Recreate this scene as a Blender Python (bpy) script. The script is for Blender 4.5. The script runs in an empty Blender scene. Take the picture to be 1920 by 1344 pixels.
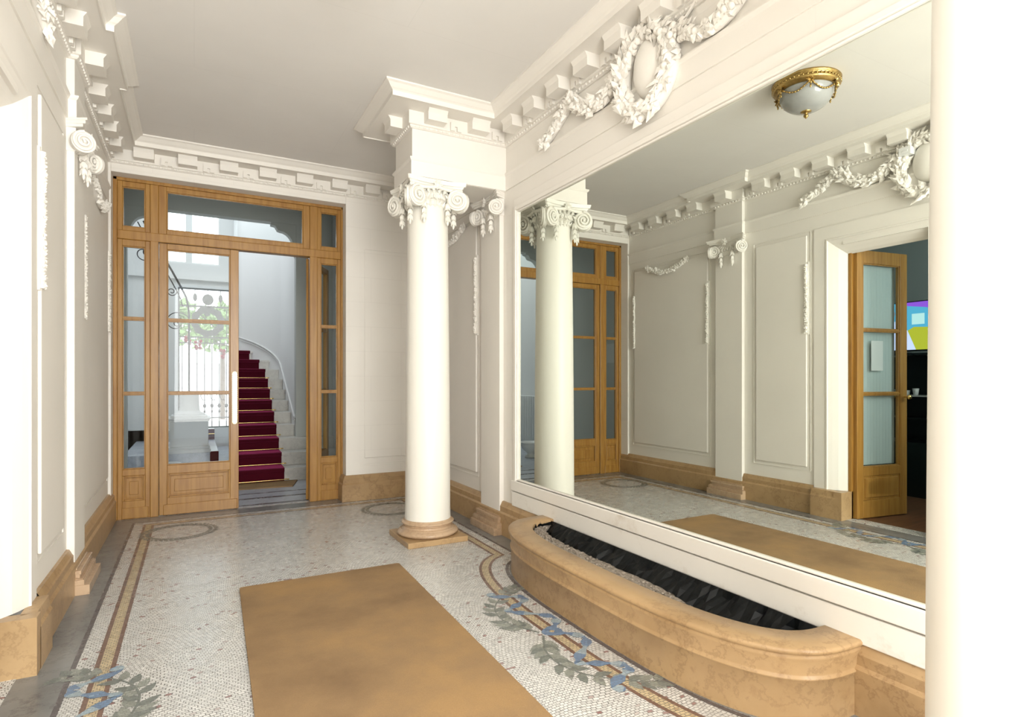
import bpy, math, random
from mathutils import Vector, Matrix
random.seed(7)
S = 1.15                      # every measure below is in units of 1.15 m (camera height 1.2 -> 1.38 m)
D = bpy.data
COL = bpy.context.scene.collection
SC = bpy.context.scene
R = math.radians
PI = math.pi

# ------------------------------------------------------------------ camera, world, light, exposure
cam = D.cameras.new('camera'); cam.sensor_width = 36; cam.sensor_fit = 'HORIZONTAL'
cam.lens = 1094 / 1920 * 36; cam.shift_y = 38 / 1920; cam.clip_start = .05
camo = D.objects.new('camera', cam); COL.objects.link(camo)
camo.location = (0, 0, 1.2 * S)
camo.rotation_euler = (R(90), 0, -math.atan(596 / 1094))
SC.camera = camo

w = D.worlds.new('world'); SC.world = w; w.use_nodes = True
bg = w.node_tree.nodes['Background']
bg.inputs['Color'].default_value = (.90, .96, 1.0, 1); bg.inputs['Strength'].default_value = 2.0

def area(name, loc, rot, sx, sy, energy, color):
    l = D.lights.new(name, 'AREA'); l.shape = 'RECTANGLE'; l.size = sx * S; l.size_y = sy * S
    l.energy = energy; l.color = color
    o = D.objects.new(name, l); COL.objects.link(o)
    o.location = Vector(loc) * S; o.rotation_euler = rot
    return o
# daylight through the street entrance behind the camera, plus added fill lamps in the stairwell and office
area('entrance_daylight', (.75, -1.9, 1.7), (R(101), 0, 0), 2.2, 2.8, 150, (1, .965, .91))
area('stairwell_fill', (.1, 9.6, 5.55), (0, 0, 0), 1.6, 2.4, 38, (.90, .95, 1))  # added lamp under the closed stairwell ceiling, brightens the stairs
area('office_fill', (-1.6, 1.15, 2.0), (R(90), 0, 0), .9, 1.3, 7, (.8, .95, .92))  # added fill lamp, out of view, lifts the dark office

SC.view_settings.view_transform = 'Standard'
SC.view_settings.look = 'None'
SC.view_settings.gamma = 1
SC.view_settings.use_curve_mapping = False
SC.view_settings.exposure = 1.02

# ------------------------------------------------------------------ materials
def newmat(name):
    m = D.materials.new(name); m.use_nodes = True
    nt = m.node_tree
    return m, nt, nt.nodes['Principled BSDF']
def N(nt, t, **kw):
    n = nt.nodes.new(t)
    for k, v in kw.items(): setattr(n, k, v)
    return n
def pos(nt, scale=1 / S):
    g = N(nt, 'ShaderNodeNewGeometry'); v = N(nt, 'ShaderNodeVectorMath', operation='SCALE')
    v.inputs['Scale'].default_value = scale
    nt.links.new(g.outputs['Position'], v.inputs[0]); return v.outputs[0]
def noise(nt, vec, scale, detail=3, rough=.55):
    n = N(nt, 'ShaderNodeTexNoise'); n.inputs['Scale'].default_value = scale
    n.inputs['Detail'].default_value = detail; n.inputs['Roughness'].default_value = rough
    nt.links.new(vec, n.inputs['Vector']); return n.outputs['Fac']
def ramp(nt, fac, stops):
    r = N(nt, 'ShaderNodeValToRGB'); e = r.color_ramp.elements
    while len(e) < len(stops): e.new(.5)
    for i, (p, c) in enumerate(stops): e[i].position = p; e[i].color = (*c, 1)
    nt.links.new(fac, r.inputs['Fac']); return r.outputs['Color']
def mixc(nt, fac, a, b, mode='MIX'):
    m = N(nt, 'ShaderNodeMix', data_type='RGBA', blend_type=mode)
    for s, i in ((fac, 0), (a, 6), (b, 7)):
        if hasattr(s, 'is_output'): nt.links.new(s, m.inputs[i])
        elif isinstance(s, (int, float)): m.inputs[i].default_value = s
        else: m.inputs[i].default_value = (*s, 1)
    return m.outputs[2]
def bump(nt, b, h, strength, dist):
    n = N(nt, 'ShaderNodeBump'); n.inputs['Strength'].default_value = strength; n.inputs['Distance'].default_value = dist
    nt.links.new(h, n.inputs['Height']); nt.links.new(n.outputs[0], b.inputs['Normal'])

def mat_plain(name, col, rough=.5, metal=0, spec=.5, var=.0, vs=6, bmp=0, bs=80, coat=0):
    m, nt, b = newmat(name)
    p = pos(nt)
    if var:
        c = mixc(nt, noise(nt, p, vs), tuple(x * (1 - var) for x in col), tuple(min(1, x * (1 + var)) for x in col))
        nt.links.new(c, b.inputs['Base Color'])
    else: b.inputs['Base Color'].default_value = (*col, 1)
    b.inputs['Roughness'].default_value = rough; b.inputs['Metallic'].default_value = metal
    b.inputs['Specular IOR Level'].default_value = spec
    b.inputs['Coat Weight'].default_value = coat
    if bmp: bump(nt, b, noise(nt, p, bs, 4), bmp, .003)
    return m

def mat_plaster(name, col, joints=None, dirt=.0):
    m, nt, b = newmat(name); p = pos(nt)
    n1 = noise(nt, p, 1.7, 4)
    c = ramp(nt, n1, [(.3, tuple(x * .955 for x in col)), (.7, col)])
    if joints:
        # faint scored ashlar joints: u along the wall, v = height (or both plan axes for the ceiling)
        sx = N(nt, 'ShaderNodeSeparateXYZ'); nt.links.new(p, sx.inputs[0])
        cx = N(nt, 'ShaderNodeCombineXYZ')
        nt.links.new(sx.outputs[joints[0]], cx.inputs[0]); nt.links.new(sx.outputs[joints[1]], cx.inputs[1])
        br = N(nt, 'ShaderNodeTexBrick'); br.inputs['Scale'].default_value = 1
        br.inputs['Brick Width'].default_value = joints[2]; br.inputs['Row Height'].default_value = joints[3]
        br.inputs['Mortar Size'].default_value = .0022; br.inputs['Mortar Smooth'].default_value = .3
        nt.links.new(cx.outputs[0], br.inputs['Vector'])
        f = N(nt, 'ShaderNodeMath', operation='MULTIPLY'); nt.links.new(br.outputs['Fac'], f.inputs[0]); f.inputs[1].default_value = joints[4]
        c = mixc(nt, f.outputs[0], c, tuple(x * .8 for x in col))
        inv = N(nt, 'ShaderNodeMath', operation='SUBTRACT'); inv.inputs[0].default_value = 1; nt.links.new(br.outputs['Fac'], inv.inputs[1])
        bump(nt, b, inv.outputs[0], .25, .002)
    else:
        bump(nt, b, noise(nt, p, 45, 4), .12, .004)
    if dirt:
        d = noise(nt, p, 4.5, 6, .7)
        c = mixc(nt, ramp(nt, d, [(.58, (0, 0, 0)), (.72, (dirt,) * 3)]), c, (.42, .33, .22))
    nt.links.new(c, b.inputs['Base Color']); b.inputs['Roughness'].default_value = .62
    b.inputs['Specular IOR Level'].default_value = .3
    return m

def mat_wood(name, c1, c2, rough=.32, axis=2):
    m, nt, b = newmat(name); p = pos(nt)
    mp = N(nt, 'ShaderNodeMapping'); nt.links.new(p, mp.inputs['Vector'])
    sc = [26, 26, 26]; sc[axis] = 1.6; mp.inputs['Scale'].default_value = sc
    n = noise(nt, mp.outputs[0], 1.4, 5, .6)
    n2 = noise(nt, p, 1.3, 2)
    c = ramp(nt, n, [(.3, c2), (.62, c1)])
    c = mixc(nt, n2, c, mixc(nt, .35, c, c2))
    nt.links.new(c, b.inputs['Base Color']); b.inputs['Roughness'].default_value = rough
    bump(nt, b, n, .15, .001)
    return m

def mat_stone(name, c1, c2, vein, rough=.35):
    m, nt, b = newmat(name); p = pos(nt)
    n1 = noise(nt, p, 3.2, 6, .62)
    c = ramp(nt, n1, [(.28, c2), (.55, c1), (.75, tuple(min(1, x * 1.15) for x in c1))])
    n2 = noise(nt, p, 7, 8, .75)
    c = mixc(nt, ramp(nt, n2, [(.56, (0, 0, 0)), (.70, (.75, .75, .75))]), c, vein)
    n3 = noise(nt, p, 5, 9, .68)
    c = mixc(nt, ramp(nt, n3, [(.475, (0, 0, 0)), (.497, (.45, .45, .45)), (.519, (0, 0, 0))]), c, tuple(x * .8 for x in vein))
    n4 = noise(nt, p, 1.3, 3)
    c = mixc(nt, ramp(nt, n4, [(.4, (0, 0, 0)), (.7, (.5, .5, .5))]), c, tuple(min(1, x * 1.35) for x in c1))
    nt.links.new(c, b.inputs['Base Color']); b.inputs['Roughness'].default_value = rough
    bump(nt, b, n2, .15, .003)
    return m

def mat_mosaic(name, base, odd=(.30, .16, .15), grout=(.13, .12, .11), w_=.0200, h_=.0140, warp=.035, rough=.25, plainmix=0):
    m, nt, b = newmat(name); p = pos(nt)
    nz = N(nt, 'ShaderNodeTexNoise'); nz.inputs['Scale'].default_value = 2.6; nz.inputs['Detail'].default_value = 1
    nt.links.new(p, nz.inputs['Vector'])
    s1 = N(nt, 'ShaderNodeVectorMath', operation='SUBTRACT'); nt.links.new(nz.outputs['Color'], s1.inputs[0]); s1.inputs[1].default_value = (.5, .5, .5)
    s2 = N(nt, 'ShaderNodeVectorMath', operation='SCALE'); nt.links.new(s1.outputs[0], s2.inputs[0]); s2.inputs['Scale'].default_value = warp * 4
    nf = N(nt, 'ShaderNodeTexNoise'); nf.inputs['Scale'].default_value = 70; nf.inputs['Detail'].default_value = 0
    nt.links.new(p, nf.inputs['Vector'])
    s3 = N(nt, 'ShaderNodeVectorMath', operation='SUBTRACT'); nt.links.new(nf.outputs['Color'], s3.inputs[0]); s3.inputs[1].default_value = (.5, .5, .5)
    s4 = N(nt, 'ShaderNodeVectorMath', operation='SCALE'); nt.links.new(s3.outputs[0], s4.inputs[0]); s4.inputs['Scale'].default_value = .006
    a1 = N(nt, 'ShaderNodeVectorMath', operation='ADD'); nt.links.new(p, a1.inputs[0]); nt.links.new(s2.outputs[0], a1.inputs[1])
    a2 = N(nt, 'ShaderNodeVectorMath', operation='ADD'); nt.links.new(a1.outputs[0], a2.inputs[0]); nt.links.new(s4.outputs[0], a2.inputs[1])
    br = N(nt, 'ShaderNodeTexBrick'); br.inputs['Scale'].default_value = 1; br.offset = .5
    br.inputs['Brick Width'].default_value = w_; br.inputs['Row Height'].default_value = h_
    br.inputs['Mortar Size'].default_value = .0013; br.inputs['Mortar Smooth'].default_value = .2
    br.inputs['Color1'].default_value = (0, 0, 0, 1); br.inputs['Color2'].default_value = (1, 1, 1, 1); br.inputs['Mortar'].default_value = (0, 0, 0, 1)
    nt.links.new(a2.outputs[0], br.inputs['Vector'])
    c = ramp(nt, br.outputs['Color'], [(0, tuple(x * .84 for x in base)), (.5, base), (.972, tuple(min(1, x * 1.08) for x in base)), (.985, odd)])
    c = mixc(nt, br.outputs['Fac'], c, grout)
    wear = noise(nt, p, 1.1, 4)
    c = mixc(nt, ramp(nt, wear, [(.4, (0, 0, 0)), (.8, (.35, .35, .35))]), c, tuple(x * .7 for x in base))
    nt.links.new(c, b.inputs['Base Color'])
    rn = noise(nt, p, 9, 3)
    rr = N(nt, 'ShaderNodeMapRange'); rr.inputs['To Min'].default_value = rough - .05; rr.inputs['To Max'].default_value = rough + .09
    nt.links.new(rn, rr.inputs['Value']); nt.links.new(rr.outputs[0], b.inputs['Roughness'])
    inv = N(nt, 'ShaderNodeMath', operation='SUBTRACT'); inv.inputs[0].default_value = 1; nt.links.new(br.outputs['Fac'], inv.inputs[1])
    bump(nt, b, inv.outputs[0], .22, .001)
    return m

def mat_glass(name, tint=(.95, .97, .97), refl=.018, rough=.0):
    m, nt, b = newmat(name)
    nt.nodes.remove(b); out = nt.nodes['Material Output']
    t = N(nt, 'ShaderNodeBsdfTransparent'); t.inputs[0].default_value = (*tint, 1)
    g = N(nt, 'ShaderNodeBsdfGlossy'); g.inputs['Roughness'].default_value = rough
    mx = N(nt, 'ShaderNodeMixShader'); mx.inputs[0].default_value = refl
    nt.links.new(t.outputs[0], mx.inputs[1]); nt.links.new(g.outputs[0], mx.inputs[2]); nt.links.new(mx.outputs[0], out.inputs[0])
    return m
def mat_emit(name, col, st):
    m, nt, b = newmat(name)
    b.inputs['Base Color'].default_value = (0, 0, 0, 1)
    b.inputs['Emission Color'].default_value = (*col, 1); b.inputs['Emission Strength'].default_value = st
    return m

PL = (.86, .825, .765)
M = {}
M['plaster'] = mat_plaster('plaster', PL)
M['plaster_dirty'] = mat_plaster('plaster_scuffed', (.84, .81, .75), dirt=.35)
M['wall_y'] = mat_plaster('plaster_ashlar_side', PL, (1, 2, .95, .245, .10))
M['wall_x'] = mat_plaster('plaster_ashlar_back', PL, (0, 2, .62, .245, .35))
M['ceil'] = mat_plaster('ceiling_plaster', (.82, .80, .77), (0, 1, 2.1, 1.05, .25))
M['column'] = mat_plain('column_paint', (.88, .86, .79), .38, var=.02, vs=2)
M['relief'] = mat_plain('relief_plaster', (.87, .84, .78), .6, spec=.3, var=.03, vs=30)
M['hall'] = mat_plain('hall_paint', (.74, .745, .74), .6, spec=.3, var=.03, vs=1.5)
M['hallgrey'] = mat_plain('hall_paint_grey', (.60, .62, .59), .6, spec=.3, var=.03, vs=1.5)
M['stone'] = mat_stone('ochre_marble', (.43, .285, .145), (.33, .205, .095), (.24, .13, .06))
M['stone2'] = mat_stone('buff_marble', (.50, .355, .23), (.37, .25, .15), (.30, .19, .12), .22)
M['wood'] = mat_wood('varnished_oak', (.42, .225, .052), (.28, .125, .022))
M['woodd'] = mat_wood('dark_oak', (.10, .07, .045), (.06, .04, .025))
M['woodf'] = mat_wood('floor_boards', (.20, .09, .045), (.10, .045, .02), .45, 0)
M['mosaic'] = mat_mosaic('white_mosaic', (.70, .69, .665))
M['mos_cream'] = mat_mosaic('cream_mosaic', (.62, .50, .315), odd=(.45, .33, .2), warp=.0)
M['mos_brown'] = mat_mosaic('brown_mosaic', (.21, .125, .095), odd=(.2, .12, .1), grout=(.15, .10, .08), warp=0)
M['mos_dark'] = mat_mosaic('dark_mosaic', (.13, .115, .12), odd=(.1, .1, .1), grout=(.1, .09, .09), warp=0)
M['mos_leaf'] = mat_mosaic('grey_green_mosaic', (.20, .22, .20), odd=(.15, .17, .16), grout=(.16, .17, .16))
M['mos_leaf2'] = mat_mosaic('pale_green_mosaic', (.30, .32, .28), odd=(.2, .2, .19), grout=(.2, .2, .19))
M['mos_blue'] = mat_mosaic('blue_mosaic', (.17, .26, .40), odd=(.25, .36, .48), grout=(.14, .18, .25))
M['mos_blue2'] = mat_mosaic('pale_blue_mosaic', (.36, .45, .50), odd=(.3, .4, .5), grout=(.26, .3, .34))
M['greymarble'] = mat_stone('grey_marble', (.21, .21, .205), (.14, .14, .14), (.10, .10, .10), .25)
M['hallfloor'] = mat_stone('blue_grey_terrazzo', (.50, .53, .59), (.42, .45, .50), (.28, .29, .33), .25)
M['mirror'] = mat_plain('silvered_glass', (.80, .835, .775), 0.0, 1)
M['glass'] = mat_glass('clear_glass')
M['iron'] = mat_plain('wrought_iron', (.035, .035, .037), .4, .4)
M['irong'] = mat_plain('painted_ironwork', (.10, .11, .10), .5, .1)
M['brass'] = mat_plain('polished_brass', (.80, .58, .22), .22, 1, var=.15, vs=40)
M['gilt'] = mat_plain('gilt_bronze', (.46, .32, .12), .30, 1, var=.45, vs=50, bmp=.5, bs=120)
M['frost'] = mat_plain('frosted_glass_bowl', (.36, .365, .36), .16, var=.16, vs=14, coat=.4)
M['liner'] = mat_plain('black_plastic_liner', (.002, .003, .0035), .45, spec=.22, var=.3, vs=20, bmp=.6, bs=9)
M['red'] = mat_plain('crimson_pile', (.070, .0015, .009), .85, spec=.15, var=.12, vs=60, bmp=.5, bs=300)
M['red'].node_tree.nodes['Principled BSDF'].inputs['Sheen Weight'].default_value = .6
M['red'].node_tree.nodes['Principled BSDF'].inputs['Sheen Tint'].default_value = (.9, .1, .35, 1)
M['curtain'] = mat_plain('pale_curtain', (.52, .60, .59), .8, var=.02, vs=8)
M['paper'] = mat_plain('paper', (.75, .77, .76), .7)
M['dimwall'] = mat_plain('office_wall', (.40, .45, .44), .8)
M['black'] = mat_plain('black_lacquer', (.008, .014, .013), .3)
M['white'] = mat_plain('white_enamel', (.8, .81, .8), .35)
M['leafgreen'] = mat_plain('garden_leaves', (.12, .20, .06), .6, var=.4, vs=5)
M['gravelground'] = mat_plain('garden_gravel', (.6, .58, .52), .9, var=.1, vs=30)
M['flower'] = mat_plain('red_flower', (.35, .01, .04), .5)
M['step'] = mat_stone('white_stair_marble', (.62, .61, .57), (.54, .53, .50), (.45, .44, .42), .3)

def mat_coir():
    m, nt, b = newmat('coir_matting'); p = pos(nt)
    n1 = noise(nt, p, 1.6, 5, .6); n2 = noise(nt, p, 260, 2)
    c = ramp(nt, n1, [(.34, (.24, .155, .085)), (.5, (.345, .225, .118)), (.64, (.43, .27, .125))])
    c = mixc(nt, n2, c, mixc(nt, .5, c, (.20, .125, .065)))
    nt.links.new(c, b.inputs['Base Color']); b.inputs['Roughness'].default_value = .95
    b.inputs['Specular IOR Level'].default_value = .15
    bump(nt, b, n2, .6, .004); return m
M['coir'] = mat_coir()
def mat_gravel():
    m, nt, b = newmat('grey_gravel'); p = pos(nt)
    v = N(nt, 'ShaderNodeTexVoronoi'); v.inputs['Scale'].default_value = 70; nt.links.new(p, v.inputs['Vector'])
    c = mixc(nt, v.outputs['Color'], (.16, .13, .10), (.42, .36, .30))
    nt.links.new(c, b.inputs['Base Color']); b.inputs['Roughness'].default_value = .95
    bump(nt, b, v.outputs['Distance'], .9, .01); return m
M['gravel'] = mat_gravel()

# ------------------------------------------------------------------ mesh building
class MB:
    def __init__(s): s.v = []; s.f = []; s.mi = []; s.sm = []; s.xf = None
    def add(s, vs, fs, mi=0, smooth=False):
        n = len(s.v)
        s.v += [tuple(s.xf @ Vector(p)) if s.xf else tuple(p) for p in vs]
        for f in fs: s.f.append(tuple(n + i for i in f)); s.mi.append(mi); s.sm.append(smooth)
        return s
    def box(s, x0, x1, y0, y1, z0, z1, mi=0):
        return s.add([(x0, y0, z0), (x1, y0, z0), (x1, y1, z0), (x0, y1, z0), (x0, y0, z1), (x1, y0, z1), (x1, y1, z1), (x0, y1, z1)],
                     [(0, 3, 2, 1), (4, 5, 6, 7), (0, 1, 5, 4), (1, 2, 6, 5), (2, 3, 7, 6), (3, 0, 4, 7)], mi)
    def prism(s, poly, z0, z1, mi=0, smooth=False):
        n = len(poly)
        v = [(x, y, z0) for x, y in poly] + [(x, y, z1) for x, y in poly]
        s.add(v, [tuple(range(n))[::-1], tuple(range(n, 2 * n))], mi)
        s.add(v, [(i, (i + 1) % n, n + (i + 1) % n, n + i) for i in range(n)], mi, smooth)
        return s
    def lathe(s, prof, c=(0, 0), n=40, mi=0, smooth=True, a0=0, a1=2 * PI, caps=False):
        full = abs(a1 - a0 - 2 * PI) < 1e-6; k = n if full else n + 1
        v = [];
        for r, z in prof:
            for i in range(k):
                a = a0 + (a1 - a0) * i / n; v.append((c[0] + r * math.cos(a), c[1] + r * math.sin(a), z))
        f = []
        for j in range(len(prof) - 1):
            for i in range(n):
                i2 = (i + 1) % k if full else i + 1
                f.append((j * k + i, j * k + i2, (j + 1) * k + i2, (j + 1) * k + i))
        return s.add(v, f, mi, smooth)
    def tube(s, pts, r, n=8, mi=0, smooth=True, closed=False, r2=None):
        pts = [Vector(p) for p in pts]; m = len(pts); v = []; up = None
        for i, p in enumerate(pts):
            if closed: t = pts[(i + 1) % m] - pts[i - 1]
            else: t = pts[min(i + 1, m - 1)] - pts[max(i - 1, 0)]
            t = t.normalized() if t.length > 1e-9 else Vector((0, 0, 1))
            if up is None:
                up = Vector((0, 0, 1)) if abs(t.z) < .9 else Vector((1, 0, 0))
            sd = t.cross(up)
            if sd.length < 1e-6: sd = t.orthogonal()
            sd.normalize(); up = sd.cross(t).normalized()
            rr = r if r2 is None else r + (r2 - r) * i / max(1, m - 1)
            for k in range(n):
                a = 2 * PI * k / n; v.append(tuple(p + sd * (rr * math.cos(a)) + up * (rr * math.sin(a))))
        f = []
        for i in range(m if closed else m - 1):
            j = (i + 1) % m
            for k in range(n):
                f.append((i * n + k, i * n + (k + 1) % n, j * n + (k + 1) % n, j * n + k))
        s.add(v, f, mi, smooth)
        if not closed: s.add(v, [tuple(range(n))[::-1], tuple(range((m - 1) * n, m * n))], mi)
        return s
    def blob(s, c, rx, ry, rz, nu=8, nv=6, mi=0, rot=None):
        v = []; c = Vector(c)
        for j in range(nv + 1):
            th = PI * j / nv
            for i in range(nu):
                a = 2 * PI * i / nu
                q = Vector((rx * math.sin(th) * math.cos(a), ry * math.sin(th) * math.sin(a), rz * math.cos(th)))
                if rot: q = rot @ q
                v.append(tuple(c + q))
        f = [(j * nu + i, (j + 1) * nu + i, (j + 1) * nu + (i + 1) % nu, j * nu + (i + 1) % nu) for j in range(nv) for i in range(nu)]
        return s.add(v, f, mi, True)
    def leaf(s, c, d, nrm, L, W, mi=0, lift=.35):
        # pointed leaf with a raised midrib; d = direction of the tip, nrm = outward normal
        c = Vector(c); d = Vector(d).normalized(); nrm = Vector(nrm).normalized(); sd = d.cross(nrm).normalized()
        pts = [c, c + d * L * .4 + sd * W + nrm * W * .1, c + d * L + nrm * L * lift, c + d * L * .4 - sd * W + nrm * W * .1,
               c + d * L * .45 + nrm * (W * .75 + L * lift * .3), c + d * L * .5 - nrm * W * .5]
        return s.add([tuple(p) for p in pts], [(0, 1, 4), (1, 2, 4), (2, 3, 4), (3, 0, 4), (0, 5, 1), (1, 5, 2), (2, 5, 3), (3, 5, 0)], mi)
    def sweep(s, path, prof, closed=False, mi=0, smooth=False):
        # path in plan, profile (offset to the left of travel, z); mitred
        m = len(path); P = [Vector(p) for p in path]; cols = []
        for i in range(m):
            if closed or 0 < i < m - 1:
                a = (P[i] - P[i - 1]).normalized(); b = (P[(i + 1) % m] - P[i]).normalized()
            elif i == 0: a = b = (P[1] - P[0]).normalized()
            else: a = b = (P[-1] - P[-2]).normalized()
            na = Vector((-a.y, a.x)); nb = Vector((-b.y, b.x)); n = (na + nb)
            n = n / max(.2, n.dot(na)) if n.length > 1e-6 else na
            cols.append([(P[i].x + n.x * o, P[i].y + n.y * o, z) for o, z in prof])
        k = len(prof); v = [q for c in cols for q in c]; f = []
        for i in range(m if closed else m - 1):
            j = (i + 1) % m
            for q in range(k - 1): f.append((i * k + q, j * k + q, j * k + q + 1, i * k + q + 1))
        return s.add(v, f, mi, smooth)

ROOT = {}
def rootloc(o):
    while o.parent: o = o.parent
    return ROOT[o.name]
def tag(o, label=None, cat=None, group=None, kind=None):
    if label: o['label'] = label
    if cat: o['category'] = cat
    if group: o['group'] = group
    if kind: o['kind'] = kind
    return o
def thing(name, label, cat, loc=(0, 0, 0), group=None, kind=None):
    o = D.objects.new(name, None); COL.objects.link(o); o.location = Vector(loc) * S
    o.empty_display_size = .1; ROOT[o.name] = Vector(loc)
    return tag(o, label, cat, group, kind)
def build(name, mb, mat, parent=None, origin=None, bevel=0, label=None):
    me = D.meshes.new(name)
    if parent: base = rootloc(parent)
    elif origin is not None: base = Vector(origin)
    else:
        xs = [p[0] for p in mb.v]; ys = [p[1] for p in mb.v]; zs = [p[2] for p in mb.v]
        base = Vector(((min(xs) + max(xs)) / 2, (min(ys) + max(ys)) / 2, min(zs)))
    me.from_pydata([((p[0] - base.x) * S, (p[1] - base.y) * S, (p[2] - base.z) * S) for p in mb.v], [], mb.f)
    for m in (mat if isinstance(mat, (list, tuple)) else [mat]): me.materials.append(M[m])
    me.polygons.foreach_set('material_index', mb.mi); me.polygons.foreach_set('use_smooth', mb.sm)
    me.update()
    o = D.objects.new(name, me); COL.objects.link(o)
    if parent: o.parent = parent
    else: o.location = base * S; ROOT[o.name] = base
    if bevel:
        b = o.modifiers.new('bevel', 'BEVEL'); b.width = bevel * S; b.segments = 2; b.limit_method = 'ANGLE'; b.angle_limit = R(40)
    if label: o['label'] = label
    return o
def struct(name, mb, mat, parent=None, bevel=0, label=None):
    o = build(name, mb, mat, parent, bevel=bevel)
    if not parent: o['kind'] = 'structure'
    if label: o['label'] = label
    return o

XL, XR, YB, YF, ZC = -.624, 2.118, 5.8, -1.5, 3.17

# ------------------------------------------------------------------ floor with its mosaic
mb = MB()
FM = ['mosaic', 'greymarble', 'mos_dark', 'mos_brown', 'mos_cream', 'mos_blue', 'mos_blue2', 'mos_leaf', 'mos_leaf2', 'hallfloor']
mb.box(XL - .15, XR + .15, YF - .1, 6.0, -.1, 0, 0)
def flat(poly, mi, z=.0006):
    n = len(poly); mb.add([(x, y, z) for x, y in poly], [tuple(range(n))], mi)
def band(path, o0, o1, mi, z=.0006):
    # strip between two offsets to the left of an open path
    t = MB(); t.sweep(path, [(o0, z), (o1, z)]); mb.add(t.v, t.f, mi)
# straight borders, left / back / right
LP = [(XL, YF), (XL, 5.93), (XR, 5.93), (XR, YF)]          # travel with the room on the right
def bord(o0, o1, mi): band(LP, -o0, -o1, mi)
bord(0, .174, 1); bord(.174, .194, 2)
TC = (2.10, 2.32)
def sup(a, b, n, k=48, e0=-PI / 2, e1=PI / 2):
    out = []
    for i in range(k + 1):
        t = e0 + (e1 - e0) * i / k
        c, s_ = math.cos(t), math.sin(t)
        out.append((TC[0] - b * abs(c) ** (2 / n), TC[1] + a * math.copysign(abs(s_) ** (2 / n), s_)))
    return out
curve = [p for p in sup(1.26, .61, 3.0, 80) if p[0] < 1.832]
LB = [(-.3255, YF), (-.3255, 5.63), (1.832, 5.63)] + curve[::-1] + [(1.832, YF)]
band(LB, -.0205, .0205, 4); band(LB, .0205, .0385, 3); band(LB, -.0385, -.0205, 3)
# dark line hugging the stone basin
tc = sup(1.125, .49, 3.1, 60); band(tc, -.0, -.022, 2, .0008)
tc = sup(1.10, .468, 3.1, 60); band(tc, -.0, -.022, 1, .0007)
# laurel and ribbon ornament on both side bands, centred on y = 2.342
def ornament(cx, sx, flip):
    def W(p, q): return (cx + sx * p, 2.342 + flip * q)
    def strip(pts, wd, mi, z, taper=False):
        P = [Vector(W(*p)) for p in pts]; L = []; Rr = []
        for i, p in enumerate(P):
            t = (P[min(i + 1, len(P) - 1)] - P[max(i - 1, 0)]).normalized(); n = Vector((-t.y, t.x))
            ww = wd * (1 - .6 * i / len(P)) if taper else wd * (1 + .5 * math.sin(i * 1.1))
            L.append(p + n * ww); Rr.append(p - n * ww)
        for i in range(len(P) - 1):
            m_ = mi if not isinstance(mi, (list, tuple)) else mi[(i // 3) % len(mi)]
            mb.add([(*L[i], z), (*L[i + 1], z), (*Rr[i + 1], z), (*Rr[i], z)], [(0, 1, 2, 3)], m_)
    def smooth(pts, k=5):
        out = []; P = [Vector(p) for p in pts]
        for i in range(len(P) - 1):
            p0, p1, p2, p3 = P[max(i - 1, 0)], P[i], P[i + 1], P[min(i + 2, len(P) - 1)]
            for j in range(k):
                t = j / k
                out.append(.5 * ((2 * p1) + (p2 - p0) * t + (2 * p0 - 5 * p1 + 4 * p2 - p3) * t * t + (3 * p1 - p0 - 3 * p2 + p3) * t ** 3))
        out.append(P[-1]); return out
    rib = smooth([(.0, .02), (-.06, .06), (-.095, .13), (-.05, .20), (.045, .28), (.06, .32), (.0, .355), (-.075, .40), (-.09, .45), (-.03, .485), (.055, .53), (.03, .575)])
    strip(rib, .018, [5, 5, 6], .0020)
    stem = smooth([(.06, .02), (.10, .09), (.134, .165), (.143, .28), (.097, .404), (-.02, .525), (-.10, .575), (-.15, .585)])
    strip(stem, .006, 7, .0014, True)
    for i in range(3, len(stem) - 2, 2):
        p = stem[i]; t = (stem[i + 1] - stem[i - 1]).normalized(); n = Vector((-t.y, t.x))
        for sd in (1, -1):
            d = (t * .85 + n * sd * .75).normalized(); e = Vector((-d.y, d.x))
            Ls = .108 - .03 * i / len(stem); ws = .021
            q = [p + d * .008, p + d * Ls * .3 + e * ws, p + d * Ls * .65 + e * ws * .8, p + d * Ls, p + d * Ls * .65 - e * ws * .8, p + d * Ls * .3 - e * ws]
            if (i // 2 + sd) % 5 == 0: continue
            mb.add([(*W(*a), .0012 + .00001 * i + .000006 * sd) for a in q], [tuple(range(6))], 7 if (i + sd) % 4 else 8)
for cx, sx in ((-.3255, 1), (1.492, -1)):
    for fl in (1, -1): ornament(cx, sx, fl)
    mb.add([(cx + .052 * math.cos(a * PI / 8), 2.342 + .045 * math.sin(a * PI / 8), .0018) for a in range(16)], [tuple(range(16))], 5)
    mb.add([(cx + .014 * math.cos(a * PI / 4), 2.342 + .012 * math.sin(a * PI / 4), .0020) for a in range(8)], [tuple(range(8))], 4)
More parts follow.
